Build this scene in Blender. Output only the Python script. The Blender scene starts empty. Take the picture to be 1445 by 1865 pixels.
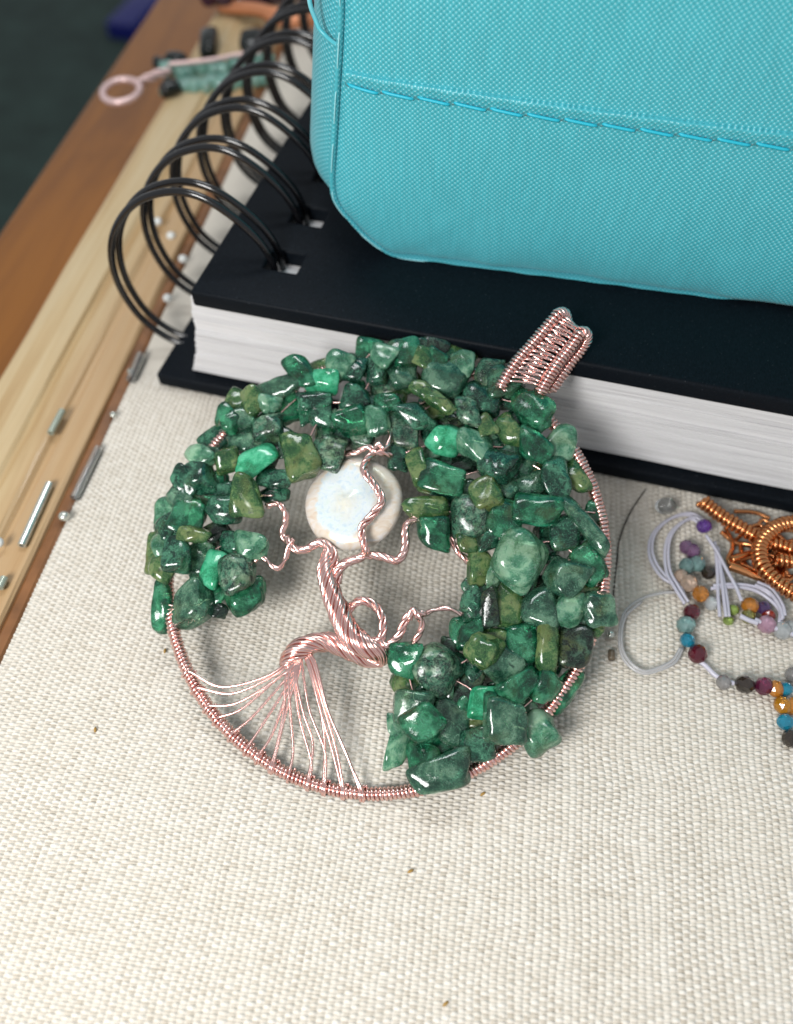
import bpy, bmesh, math, random
import numpy as np
from mathutils import Vector, Matrix
S = bpy.context.scene
COL = S.collection
R = math.radians
rnd = random.Random(11)
npr = np.random.RandomState(5)
# 1 unit = 1 cm
# ------------------------------------------------------------------ camera, world, lights, exposure
cd = bpy.data.cameras.new('camera'); cam = bpy.data.objects.new('camera', cd); COL.objects.link(cam)
cam.location = (0, 0, 10.4); cam.rotation_euler = (R(90 - 54.7), 0, 0)
cd.sensor_width = 36; cd.lens = 1475 / 1865 * 36
cd.clip_start = .1; cd.clip_end = 500
cd.dof.use_dof = True; cd.dof.focus_distance = 10.4; cd.dof.aperture_fstop = .15
S.camera = cam
W = bpy.data.worlds.new('World'); S.world = W; W.use_nodes = True
bg = W.node_tree.nodes['Background']; bg.inputs[0].default_value = (.93, .96, 1, 1); bg.inputs[1].default_value = .45
def area(name, loc, target, size, power, color):
    l = bpy.data.lights.new(name, 'AREA'); l.shape = 'RECTANGLE'; l.size, l.size_y = size; l.energy = power; l.color = color
    o = bpy.data.objects.new(name, l); COL.objects.link(o); o.location = loc
    o.rotation_euler = (Vector(target) - Vector(loc)).to_track_quat('-Z', 'Y').to_euler()
    return o
area('window_light', (-11, -9, 17), (-.5, 4.5, 0), (7, 9), 5600, (1, .985, .96))
area('second_window_light', (-3, 24, 34), (0, 6, 1), (14, 8), 3600, (.95, .98, 1))
vs = S.view_settings; S.display_settings.display_device = 'sRGB'
vs.view_transform = 'Standard'; vs.look = 'None'; vs.gamma = 1; vs.use_curve_mapping = False; vs.exposure = .1
S.cycles.max_bounces = 10; S.cycles.transmission_bounces = 8; S.cycles.caustics_refractive = False; S.cycles.caustics_reflective = False

# ------------------------------------------------------------------ helpers
def tag(o, label=None, cat=None, group=None, kind=None):
    for k, v in (('label', label), ('category', cat), ('group', group), ('kind', kind)):
        if v: o[k] = v
    return o
def empty(name, loc=(0, 0, 0), label=None, cat=None, group=None, mat=None):
    o = bpy.data.objects.new(name, None); COL.objects.link(o); o.empty_display_size = .1
    if mat is not None: o.matrix_world = mat
    else: o.location = loc
    return tag(o, label, cat, group)
def link(name, me, mat, parent=None, smooth=True):
    if mat and not me.materials: me.materials.append(mat)
    me.polygons.foreach_set('use_smooth', [bool(smooth)] * len(me.polygons))
    o = bpy.data.objects.new(name, me); COL.objects.link(o)
    if parent: o.parent = parent
    return o
def np_mesh(name, V, F):
    V = np.asarray(V, float); F = np.asarray(F, int); k = F.shape[1]
    me = bpy.data.meshes.new(name)
    me.vertices.add(len(V)); me.vertices.foreach_set('co', V.ravel())
    me.loops.add(F.size); me.loops.foreach_set('vertex_index', F.ravel())
    me.polygons.add(len(F)); me.polygons.foreach_set('loop_start', np.arange(0, F.size, k))
    me.update(calc_edges=True); me.validate()
    return me
class MB:
    def __init__(s): s.v = []; s.f = []; s.n = 0
    def add(s, V, F): s.v.append(np.asarray(V, float)); s.f += [tuple(i + s.n for i in f) for f in F]; s.n += len(V)
    def build(s, name, mat, parent=None, smooth=True):
        me = bpy.data.meshes.new(name); me.from_pydata(np.vstack(s.v).tolist(), [], s.f); me.update()
        return link(name, me, mat, parent, smooth)
def resample(P, n, closed=False):
    P = np.asarray(P, float)
    if len(P) == 2: return P[0] + (P[1] - P[0]) * np.linspace(0, 1, n)[:, None]
    if closed: Q = np.vstack([P[-1], P, P[0], P[1]])
    else: Q = np.vstack([2 * P[0] - P[1], P, 2 * P[-1] - P[-2]])
    seg = len(P) if closed else len(P) - 1
    out = []
    for i in range(seg):
        a, b, c, d = Q[i:i + 4]
        for t in np.linspace(0, 1, 16, endpoint=False):
            out.append(.5 * (2 * b + (c - a) * t + (2 * a - 5 * b + 4 * c - d) * t * t + (3 * b - a - 3 * c + d) * t ** 3))
    out.append(P[0] if closed else P[-1]); out = np.array(out)
    L = np.r_[0, np.cumsum(np.linalg.norm(np.diff(out, axis=0), axis=1))]
    s = np.linspace(0, L[-1], n)
    return np.stack([np.interp(s, L, out[:, k]) for k in range(3)], 1)
def length(P): return float(np.linalg.norm(np.diff(np.asarray(P, float), axis=0), axis=1).sum())
def frames(P):
    P = np.asarray(P, float); T = np.gradient(P, axis=0); T /= np.linalg.norm(T, axis=1)[:, None] + 1e-12
    ref = np.array([.13, .21, 1.]) if abs(T[0][2]) < .9 else np.array([1., .2, .1])
    N = np.empty_like(P); nn = np.cross(T[0], ref); N[0] = nn / np.linalg.norm(nn)
    for i in range(1, len(P)):
        nn = N[i - 1] - T[i] * (N[i - 1] @ T[i]); N[i] = nn / (np.linalg.norm(nn) + 1e-12)
    return T, N, np.cross(T, N)
def tube_vf(P, r, k=6, cap=True):
    P = np.asarray(P, float); T, N, Bn = frames(P); n = len(P)
    r = np.broadcast_to(np.asarray(r, float), (n,))
    a = np.linspace(0, 2 * math.pi, k, endpoint=False)
    V = P[:, None] + r[:, None, None] * (np.cos(a)[None, :, None] * N[:, None] + np.sin(a)[None, :, None] * Bn[:, None])
    F = [(i * k + j, i * k + (j + 1) % k, (i + 1) * k + (j + 1) % k, (i + 1) * k + j) for i in range(n - 1) for j in range(k)]
    if cap: F += [tuple(range(k - 1, -1, -1)), tuple((n - 1) * k + j for j in range(k))]
    return V.reshape(-1, 3), F
def helix(P, Rr, turns_fn, phase=0., wob=0.):
    T, N, Bn = frames(P); a = turns_fn + phase
    Rr = np.broadcast_to(np.asarray(Rr, float), (len(P),))
    return P + Rr[:, None] * (np.cos(a)[:, None] * N + np.sin(a)[:, None] * Bn)
def coil_vf(P, Rr, wire, pitch, k=5, per=11):
    L = length(P); n = max(8, int(L / pitch * per)); Q = resample(P, n)
    a = np.linspace(0, 2 * math.pi * L / pitch, n)
    jit = 1 + .05 * np.sin(a * .31) + .04 * np.sin(a * .117 + 2)
    return tube_vf(helix(Q, Rr * jit, a), wire, k)
def rope_vfs(P, Rs, ns, wire, angle=36, k=7, step=.022, core=True, jitter=.1):
    L = length(resample(P, 80)); n = max(12, int(L / step)); Q = resample(P, n)
    s = np.linspace(0, 1, n); Rr = np.interp(s, np.linspace(0, 1, len(Rs)), Rs)
    d = np.tan(R(angle)) / np.maximum(Rr, .035) * (L / (n - 1)); a = np.cumsum(d)
    out = []
    for i in range(ns):
        rj = np.maximum(Rr - wire, .3 * wire) * (1 + jitter * np.sin(a * .23 + i * 2.1) * .5 + jitter * (rnd.random() - .5))
        out.append(tube_vf(helix(Q, rj, a + .12 * np.sin(a * .4 + i * 1.7), 2 * math.pi * i / ns), wire, k))
    if core and ns > 4: out.append(tube_vf(Q, np.maximum(Rr - 1.6 * wire, .01), 10))
    return out
def rbox(name, size, loc, mat, parent=None, bev=.03, seg=3, rot=0):
    bm = bmesh.new(); bmesh.ops.create_cube(bm, size=1)
    for v in bm.verts: v.co = Vector((v.co.x * size[0], v.co.y * size[1], v.co.z * size[2]))
    if bev: bmesh.ops.bevel(bm, geom=bm.edges[:], offset=bev, segments=seg, affect='EDGES', profile=.5)
    me = bpy.data.meshes.new(name); bm.to_mesh(me); bm.free()
    o = link(name, me, mat, parent); o.location = loc; o.rotation_euler.z = rot
    return o
_ico = {}
def ico(sub):
    if sub not in _ico:
        bm = bmesh.new(); bmesh.ops.create_icosphere(bm, subdivisions=sub, radius=1)
        bm.verts.ensure_lookup_table()
        _ico[sub] = (np.array([v.co[:] for v in bm.verts]), np.array([[v.index for v in f.verts] for f in bm.faces])); bm.free()
    return _ico[sub]

# ------------------------------------------------------------------ materials
class NT:
    def __init__(s, name):
        s.m = bpy.data.materials.new(name); s.m.use_nodes = True; s.t = s.m.node_tree; s.N = s.t.nodes; s.L = s.t.links
        s.b = s.N['Principled BSDF']
    def new(s, typ, **kw):
        n = s.N.new(typ)
        for k, v in kw.items():
            if hasattr(n, k) and k not in ('Scale',): setattr(n, k, v)
            else: n.inputs[k].default_value = v
        return n
    def set(s, **kw):
        for k, v in kw.items():
            k = k.replace('_', ' ')
            s.b.inputs[k].default_value = (*v, 1) if isinstance(v, tuple) and len(v) == 3 and s.b.inputs[k].type == 'RGBA' else v
        return s
    def l(s, a, b): s.L.new(a, b)
    def coord(s, kind='Object', scale=None, offset_random=False):
        c = s.N.new('ShaderNodeTexCoord').outputs[kind]
        if offset_random:
            oi = s.N.new('ShaderNodeObjectInfo'); mu = s.N.new('ShaderNodeVectorMath'); mu.operation = 'SCALE'
            cx = s.N.new('ShaderNodeCombineXYZ')
            m1 = s.N.new('ShaderNodeMath'); m1.operation = 'MULTIPLY'; m1.inputs[1].default_value = 37.
            s.l(oi.outputs['Random'], m1.inputs[0])
            for i in range(3): s.l(m1.outputs[0], cx.inputs[i])
            ad = s.N.new('ShaderNodeVectorMath'); ad.operation = 'ADD'; s.l(c, ad.inputs[0]); s.l(cx.outputs[0], ad.inputs[1]); c = ad.outputs[0]
        if scale:
            mp = s.N.new('ShaderNodeMapping'); mp.inputs['Scale'].default_value = scale; s.l(c, mp.inputs[0]); c = mp.outputs[0]
        return c
    def noise(s, vec, scale, detail=3, rough=.55, dist=0):
        n = s.N.new('ShaderNodeTexNoise'); n.inputs['Scale'].default_value = scale; n.inputs['Detail'].default_value = detail
        n.inputs['Roughness'].default_value = rough; n.inputs['Distortion'].default_value = dist; s.l(vec, n.inputs['Vector']); return n.outputs[0]
    def ramp(s, fac, stops):
        r = s.N.new('ShaderNodeValToRGB'); e = r.color_ramp.elements
        while len(e) < len(stops): e.new(.5)
        for i, (p, c) in enumerate(stops): e[i].position = p; e[i].color = (*c, 1) if len(c) == 3 else c
        s.l(fac, r.inputs[0]); return r.outputs[0]
    def mix(s, fac, a, b, mode='MIX'):
        n = s.N.new('ShaderNodeMix'); n.data_type = 'RGBA'; n.blend_type = mode
        for inp, v in ((n.inputs[0], fac), (n.inputs[6], a), (n.inputs[7], b)):
            if isinstance(v, (int, float)): inp.default_value = v
            elif isinstance(v, tuple): inp.default_value = (*v, 1)
            else: s.l(v, inp)
        return n.outputs[2]
    def math(s, op, a, b=None):
        n = s.N.new('ShaderNodeMath'); n.operation = op
        for i, v in enumerate((a, b)):
            if v is None: continue
            if isinstance(v, (int, float)): n.inputs[i].default_value = v
            else: s.l(v, n.inputs[i])
        return n.outputs[0]
    def bump(s, h, strength=.3, dist=.01):
        n = s.N.new('ShaderNodeBump'); n.inputs['Strength'].default_value = strength; n.inputs['Distance'].default_value = dist
        s.l(h, n.inputs['Height']); s.l(n.outputs[0], s.b.inputs['Normal']); return s
    def col(s, c): s.l(c, s.b.inputs['Base Color']); return s
def simple(name, color, rough=.5, metal=0., var=.0, vscale=4, bump=0, **kw):
    n = NT(name); n.set(Base_Color=color, Roughness=rough, Metallic=metal, **kw)
    c = n.coord()
    if var:
        f = n.noise(c, vscale, 5)
        n.col(n.ramp(f, [(.3, tuple(x * (1 - var) for x in color)), (.7, tuple(min(1, x * (1 + var)) for x in color))]))
    if bump: n.bump(n.noise(c, vscale * 6, 4), bump, .01)
    return n.m
def gem(name, A, B, C, K, sss=.12, trans=.4, dark=.5, rough=.05, scale=4., bump=.12, gold=.3):
    n = NT(name); c = n.coord(offset_random=True)
    f1 = n.noise(c, scale, 6, .68, .3); base = n.ramp(f1, [(.40, A), (.5, B), (.595, C)])
    f4 = n.noise(c, scale * .55, 2, .5, .4); base = n.mix(n.ramp(f4, [(.56, (0, 0, 0)), (.68, (gold,) * 3)]), base, (.20, .23, .07))
    f2 = n.noise(c, scale * 2.2, 7, .75, .8); lo = .645 - .23 * dark
    k = n.ramp(f2, [(lo, (0, 0, 0)), (lo + .09, (.95,) * 3)]); base = n.mix(k, base, K)
    f5 = n.noise(c, scale * 9, 3, .6); base = n.mix(n.ramp(f5, [(.62, (0, 0, 0)), (.72, (.7 * min(1, dark + .2),) * 3)]), base, K)
    f3 = n.noise(n.coord(scale=(1, 1, 3.5), offset_random=True), scale * 1.8, 5, .65, 2.5)
    v = n.ramp(n.math('ABSOLUTE', n.math('SUBTRACT', f3, .5)), [(.0, (.45,) * 3), (.012, (0, 0, 0))])
    base = n.mix(v, base, tuple(min(1, x * 2. + .06) for x in C))
    n.col(base)
    tr = n.math('MULTIPLY', n.math('SUBTRACT', 1, k), trans); n.l(tr, n.b.inputs['Transmission Weight'])
    n.set(Roughness=rough, IOR=1.58, Subsurface_Weight=sss, Subsurface_Radius=(.05, .16, .1), Subsurface_Scale=1., Specular_IOR_Level=.45)
    n.l(n.ramp(f2, [(.45, (rough,) * 3), (.75, (rough + .16,) * 3)]), n.b.inputs['Roughness'])
    n.bump(n.math('ADD', n.noise(c, scale * 2, 2), n.math('MULTIPLY', f2, .5)), bump, .02)
    return n.m
M = {}
M['E'] = gem('emerald_green', (0.00506, 0.0798, 0.0385), (0.0152, 0.246, 0.108), (0.127, 0.609, 0.325), (0.00506, 0.0232, 0.012), trans=.72, dark=.4)
M['D'] = gem('emerald_dark', (0.00506, 0.0435, 0.0275), (0.0177, 0.138, 0.0799), (0.14, 0.45, 0.275), (0.00506, 0.0174, 0.0125), trans=.65, dark=.75)
M['L'] = gem('emerald_pale', (0.0345, 0.192, 0.102), (0.103, 0.36, 0.204), (0.368, 0.672, 0.437), (0.0138, 0.054, 0.0326), trans=.55, dark=.3)
M['M'] = gem('emerald_mint', (0.0138, 0.187, 0.0824), (0.0345, 0.352, 0.174), (0.103, 0.506, 0.291), (0.0115, 0.055, 0.0339), trans=.15, sss=.35, dark=.08, bump=.05, gold=.05)
M['O'] = gem('emerald_olive', (.02, .10, .035), (.065, .19, .06), (.26, .36, .14), (.012, .03, .014), trans=.5, dark=.45, gold=.65)
M['G'] = gem('emerald_grey', (0.0184, 0.091, 0.0554), (0.0633, 0.221, 0.133), (0.253, 0.494, 0.322), (0.0092, 0.0286, 0.0199), trans=.65, dark=.5)
M['g'] = gem('emerald_granite', (.012, .075, .045), (.055, .20, .12), (.26, .40, .27), (.006, .016, .012), trans=.35, dark=.8, scale=5, bump=.35, rough=.08)
M['K'] = gem('emerald_black', (0.0046, 0.012, 0.00924), (0.0092, 0.03, 0.0185), (0.046, 0.1, 0.0647), (0.00345, 0.006, 0.00462), trans=.2, dark=.8, bump=.35)
rose = NT('rose_gold_wire'); rose.set(Base_Color=(.90, .52, .46), Metallic=1., Roughness=.18)
rose.col(rose.ramp(rose.noise(rose.coord(), 9, 3), [(.35, (.91, .56, .51)), (.65, (.95, .66, .61))])); rose = rose.m
copper = NT('copper_wire'); copper.set(Base_Color=(.70, .31, .13), Metallic=1., Roughness=.24); copper = copper.m
black_wire = simple('black_enamel_wire', (.004, .004, .005), .16, Coat_Weight=.3)

# linen --------------------------------------------------------------
n = NT('linen'); at = n.N.new('ShaderNodeAttribute'); at.attribute_name = 'thread_tone'
c = n.coord(); big = n.noise(c, .5, 3)
fib = n.noise(n.coord(scale=(18, 30, 10)), 3.5, 4)
col = n.ramp(at.outputs['Fac'], [(0, (.42, .365, .29)), (.5, (.665, .62, .545)), (1, (.82, .79, .735))])
col = n.mix(n.ramp(big, [(.35, (0, 0, 0)), (.65, (.2,) * 3)]), col, (.68, .63, .54), 'MIX')
col = n.mix(.35, col, n.ramp(fib, [(.3, (.55, .53, .5)), (.7, (1, 1, 1))]), 'MULTIPLY')
fl = n.noise(c, 7, 2); col = n.mix(n.ramp(fl, [(.74, (0, 0, 0)), (.8, (.5,) * 3)]), col, (.34, .24, .12))
n.col(col); n.set(Roughness=.92, Specular_IOR_Level=.15); n.bump(fib, .25, .01); linen = n.m

n = NT('pine_wood'); c = n.coord(scale=(1.6, .06, 1.6)); f = n.noise(c, 2.0, 4, .55, .3); f2 = n.noise(n.coord(scale=(9, .3, 9)), 3, 4)
col = n.ramp(f, [(.3, (.42, .27, .12)), (.45, (.53, .39, .21)), (.58, (.57, .45, .27)), (.7, (.48, .33, .165))])
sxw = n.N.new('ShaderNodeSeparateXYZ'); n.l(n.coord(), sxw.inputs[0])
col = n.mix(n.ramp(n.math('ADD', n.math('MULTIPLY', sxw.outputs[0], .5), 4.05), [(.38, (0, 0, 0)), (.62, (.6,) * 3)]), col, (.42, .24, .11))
col = n.mix(.10, col, n.ramp(f2, [(.35, (.5, .4, .3)), (.6, (1, 1, 1))]), 'MULTIPLY')
n.col(col); n.set(Roughness=.42, Coat_Weight=.15); n.bump(f2, .1, .01); pine = n.m
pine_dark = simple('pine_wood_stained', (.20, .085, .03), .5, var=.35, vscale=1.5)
n = NT('varnished_table_wood'); c = n.coord(scale=(.9, .1, .9)); f = n.noise(c, 1.5, 5, .6, .8)
n.col(n.ramp(f, [(.3, (.17, .056, .003)), (.6, (.26, .092, .006)), (.75, (.20, .068, .004))])); n.set(Roughness=.4); table_wood = n.m

# ------------------------------------------------------------------ setting: floor, table
def sheet(name, x0, x1, y0, y1, z, mat, kind='structure', parent=None):
    me = np_mesh(name, [(x0, y0, z), (x1, y0, z), (x1, y1, z), (x0, y1, z)], [(0, 1, 2, 3)])
    return tag(link(name, me, mat, parent, False), kind=kind)
floor_m = simple('dark_green_carpet', (.026, .050, .042), .9, var=.3, vscale=.25, bump=.4)
sheet('floor', -120, 120, -40, 200, -42, floor_m)
AX = R(8.2)                                             # the tray's own direction
tray = empty('tray', (0, 0, 0), 'pale wooden tray with grooved rim and woven cream linen lining', 'tray'); tray.rotation_euler.z = -AX
tb = rbox('table', (46, 70, 2.4), (0, 0, 0), table_wood, None, .12); tag(tb, kind='structure')
tb.rotation_euler.z = -R(7.6); v = Matrix.Rotation(-R(7.6), 4, 'Z') @ Vector((23, 0, 0)); tb.location = (-9.82 + v.x, 12.0 + v.y, -2.42)
# linen lining: real threads where the camera is near, plain cloth beyond
PW, PF = .0888, .0415
x0, x1, y0, y1 = -6.12, 5.45, -.6, 9.75
nu, nv = int((x1 - x0) / PW * 6), int((y1 - y0) / PF * 4)
ux = np.linspace(x0, x1, nu); vy = np.linspace(y0, y1, nv); UU, VV = np.meshgrid(ux, vy)
def smooth2(shape, sx, sy, amp):
    a = npr.randn(max(3, shape[0] // sy + 3), max(3, shape[1] // sx + 3))
    yi = np.linspace(0, a.shape[0] - 1.01, shape[0]); xi = np.linspace(0, a.shape[1] - 1.01, shape[1])
    y_, x_ = yi.astype(int), xi.astype(int); fy, fx = (yi - y_)[:, None], (xi - x_)[None]
    fy = fy * fy * (3 - 2 * fy); fx = fx * fx * (3 - 2 * fx)
    g = lambda i, j: a[np.ix_(y_ + i, x_ + j)]
    return amp * ((g(0, 0) * (1 - fx) + g(0, 1) * fx) * (1 - fy) + (g(1, 0) * (1 - fx) + g(1, 1) * fx) * fy)
pu = UU / PW + smooth2(UU.shape, 60, 60, .16) + smooth2(UU.shape, 9, 30, .07)
pv = VV / PF + smooth2(UU.shape, 60, 60, .22) + smooth2(UU.shape, 25, 6, .12)
iu, iv = np.round(pu).astype(int), np.round(pv).astype(int)
fu, fv = pu - iu, pv - iv
rw = npr.rand(4000); rf = npr.rand(4000)
ww = .40 + .10 * rw[iu % 4000]; wf = .47 + .06 * rf[iv % 4000]
par = ((iu + iv) % 2) * 2 - 1.
over = np.cos(math.pi * fu) * np.cos(math.pi * fv) * 0 + par
hf = .026 * np.cos(math.pi * fu) * par + .022 * (np.sqrt(np.clip(1 - (fv / wf) ** 2, 0, 1)) - .4) + .004 * (rf[iv % 4000] - .5)
hw = -.015 * np.cos(math.pi * fv) * par + .018 * (np.sqrt(np.clip(1 - (fu / ww) ** 2, 0, 1)) - .45) + .004 * (rw[iu % 4000] - .5)
isf = hf > hw; Hh = np.maximum(hf, hw)
edge = np.clip((y1 - VV) / .5, 0, 1)
Hh = Hh * edge + smooth2(UU.shape, 80, 80, .006) - .012
cell = npr.rand(257, 263)[iv % 257, iu % 263]
tone = np.where(isf, .74 + .14 * (rf[iv % 4000] - .5), .36 + .18 * (rw[iu % 4000] - .5)) + .26 * (cell - .5)  # low-lying warp toned darker: shade of the weave gaps put into colour
V = np.c_[UU.ravel(), VV.ravel(), Hh.ravel()]
idx = np.arange(nu * nv).reshape(nv, nu)
F = np.c_[idx[:-1, :-1].ravel(), idx[:-1, 1:].ravel(), idx[1:, 1:].ravel(), idx[1:, :-1].ravel()]
b0 = len(V)
Vb = [(-6.12, y1, -.014), (9, y1, -.014), (9, 30, -.014), (-6.12, 30, -.014), (x1, -6, -.014), (22, -6, -.014), (22, y1, -.014), (x1, y1, -.014), (9, y1, -.0141), (22, 30, -.014)]
Fb = [(b0, b0 + 1, b0 + 2, b0 + 3), (b0 + 4, b0 + 5, b0 + 6, b0 + 7), (b0 + 1, b0 + 6, b0 + 9, b0 + 2)]
me = np_mesh('linen_lining', np.vstack([V, Vb]), np.vstack([F, Fb]))
ta = me.attributes.new('thread_tone', 'FLOAT', 'POINT'); ta.data.foreach_set('value', np.r_[np.clip(tone.ravel(), 0, 1), np.full(len(Vb), .5)])
lo = link('linen_lining', me, linen, tray)
# grooved rim on the left
def extrude_profile(name, prof, ya, yb, mat, parent, nseg=40):
    prof = np.array(prof); k = len(prof); ys = np.linspace(ya, yb, nseg); V = []; F = []
    for j, y in enumerate(ys):
        for i, (x, z) in enumerate(prof): V.append((x + .012 * math.sin(y * 1.3 + i), y, z + .01 * math.sin(y * .8 + i * 2)))
    for j in range(nseg - 1):
        for i in range(k - 1): F.append((j * k + i, j * k + i + 1, (j + 1) * k + i + 1, (j + 1) * k + i))
    return link(name, np_mesh(name, V, F), mat, parent, False)
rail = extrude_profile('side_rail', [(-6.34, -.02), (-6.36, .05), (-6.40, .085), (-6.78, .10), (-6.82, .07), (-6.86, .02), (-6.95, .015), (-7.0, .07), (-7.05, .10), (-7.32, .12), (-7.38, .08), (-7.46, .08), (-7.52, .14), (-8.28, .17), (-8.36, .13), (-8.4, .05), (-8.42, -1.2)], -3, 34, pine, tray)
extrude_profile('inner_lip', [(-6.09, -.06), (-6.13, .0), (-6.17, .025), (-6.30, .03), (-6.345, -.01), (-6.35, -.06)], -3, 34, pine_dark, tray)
sub = rbox('tray_base', (30.4, 37, 1.1), (6.8, 15.5, -.62), pine, tray, .02)

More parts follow.
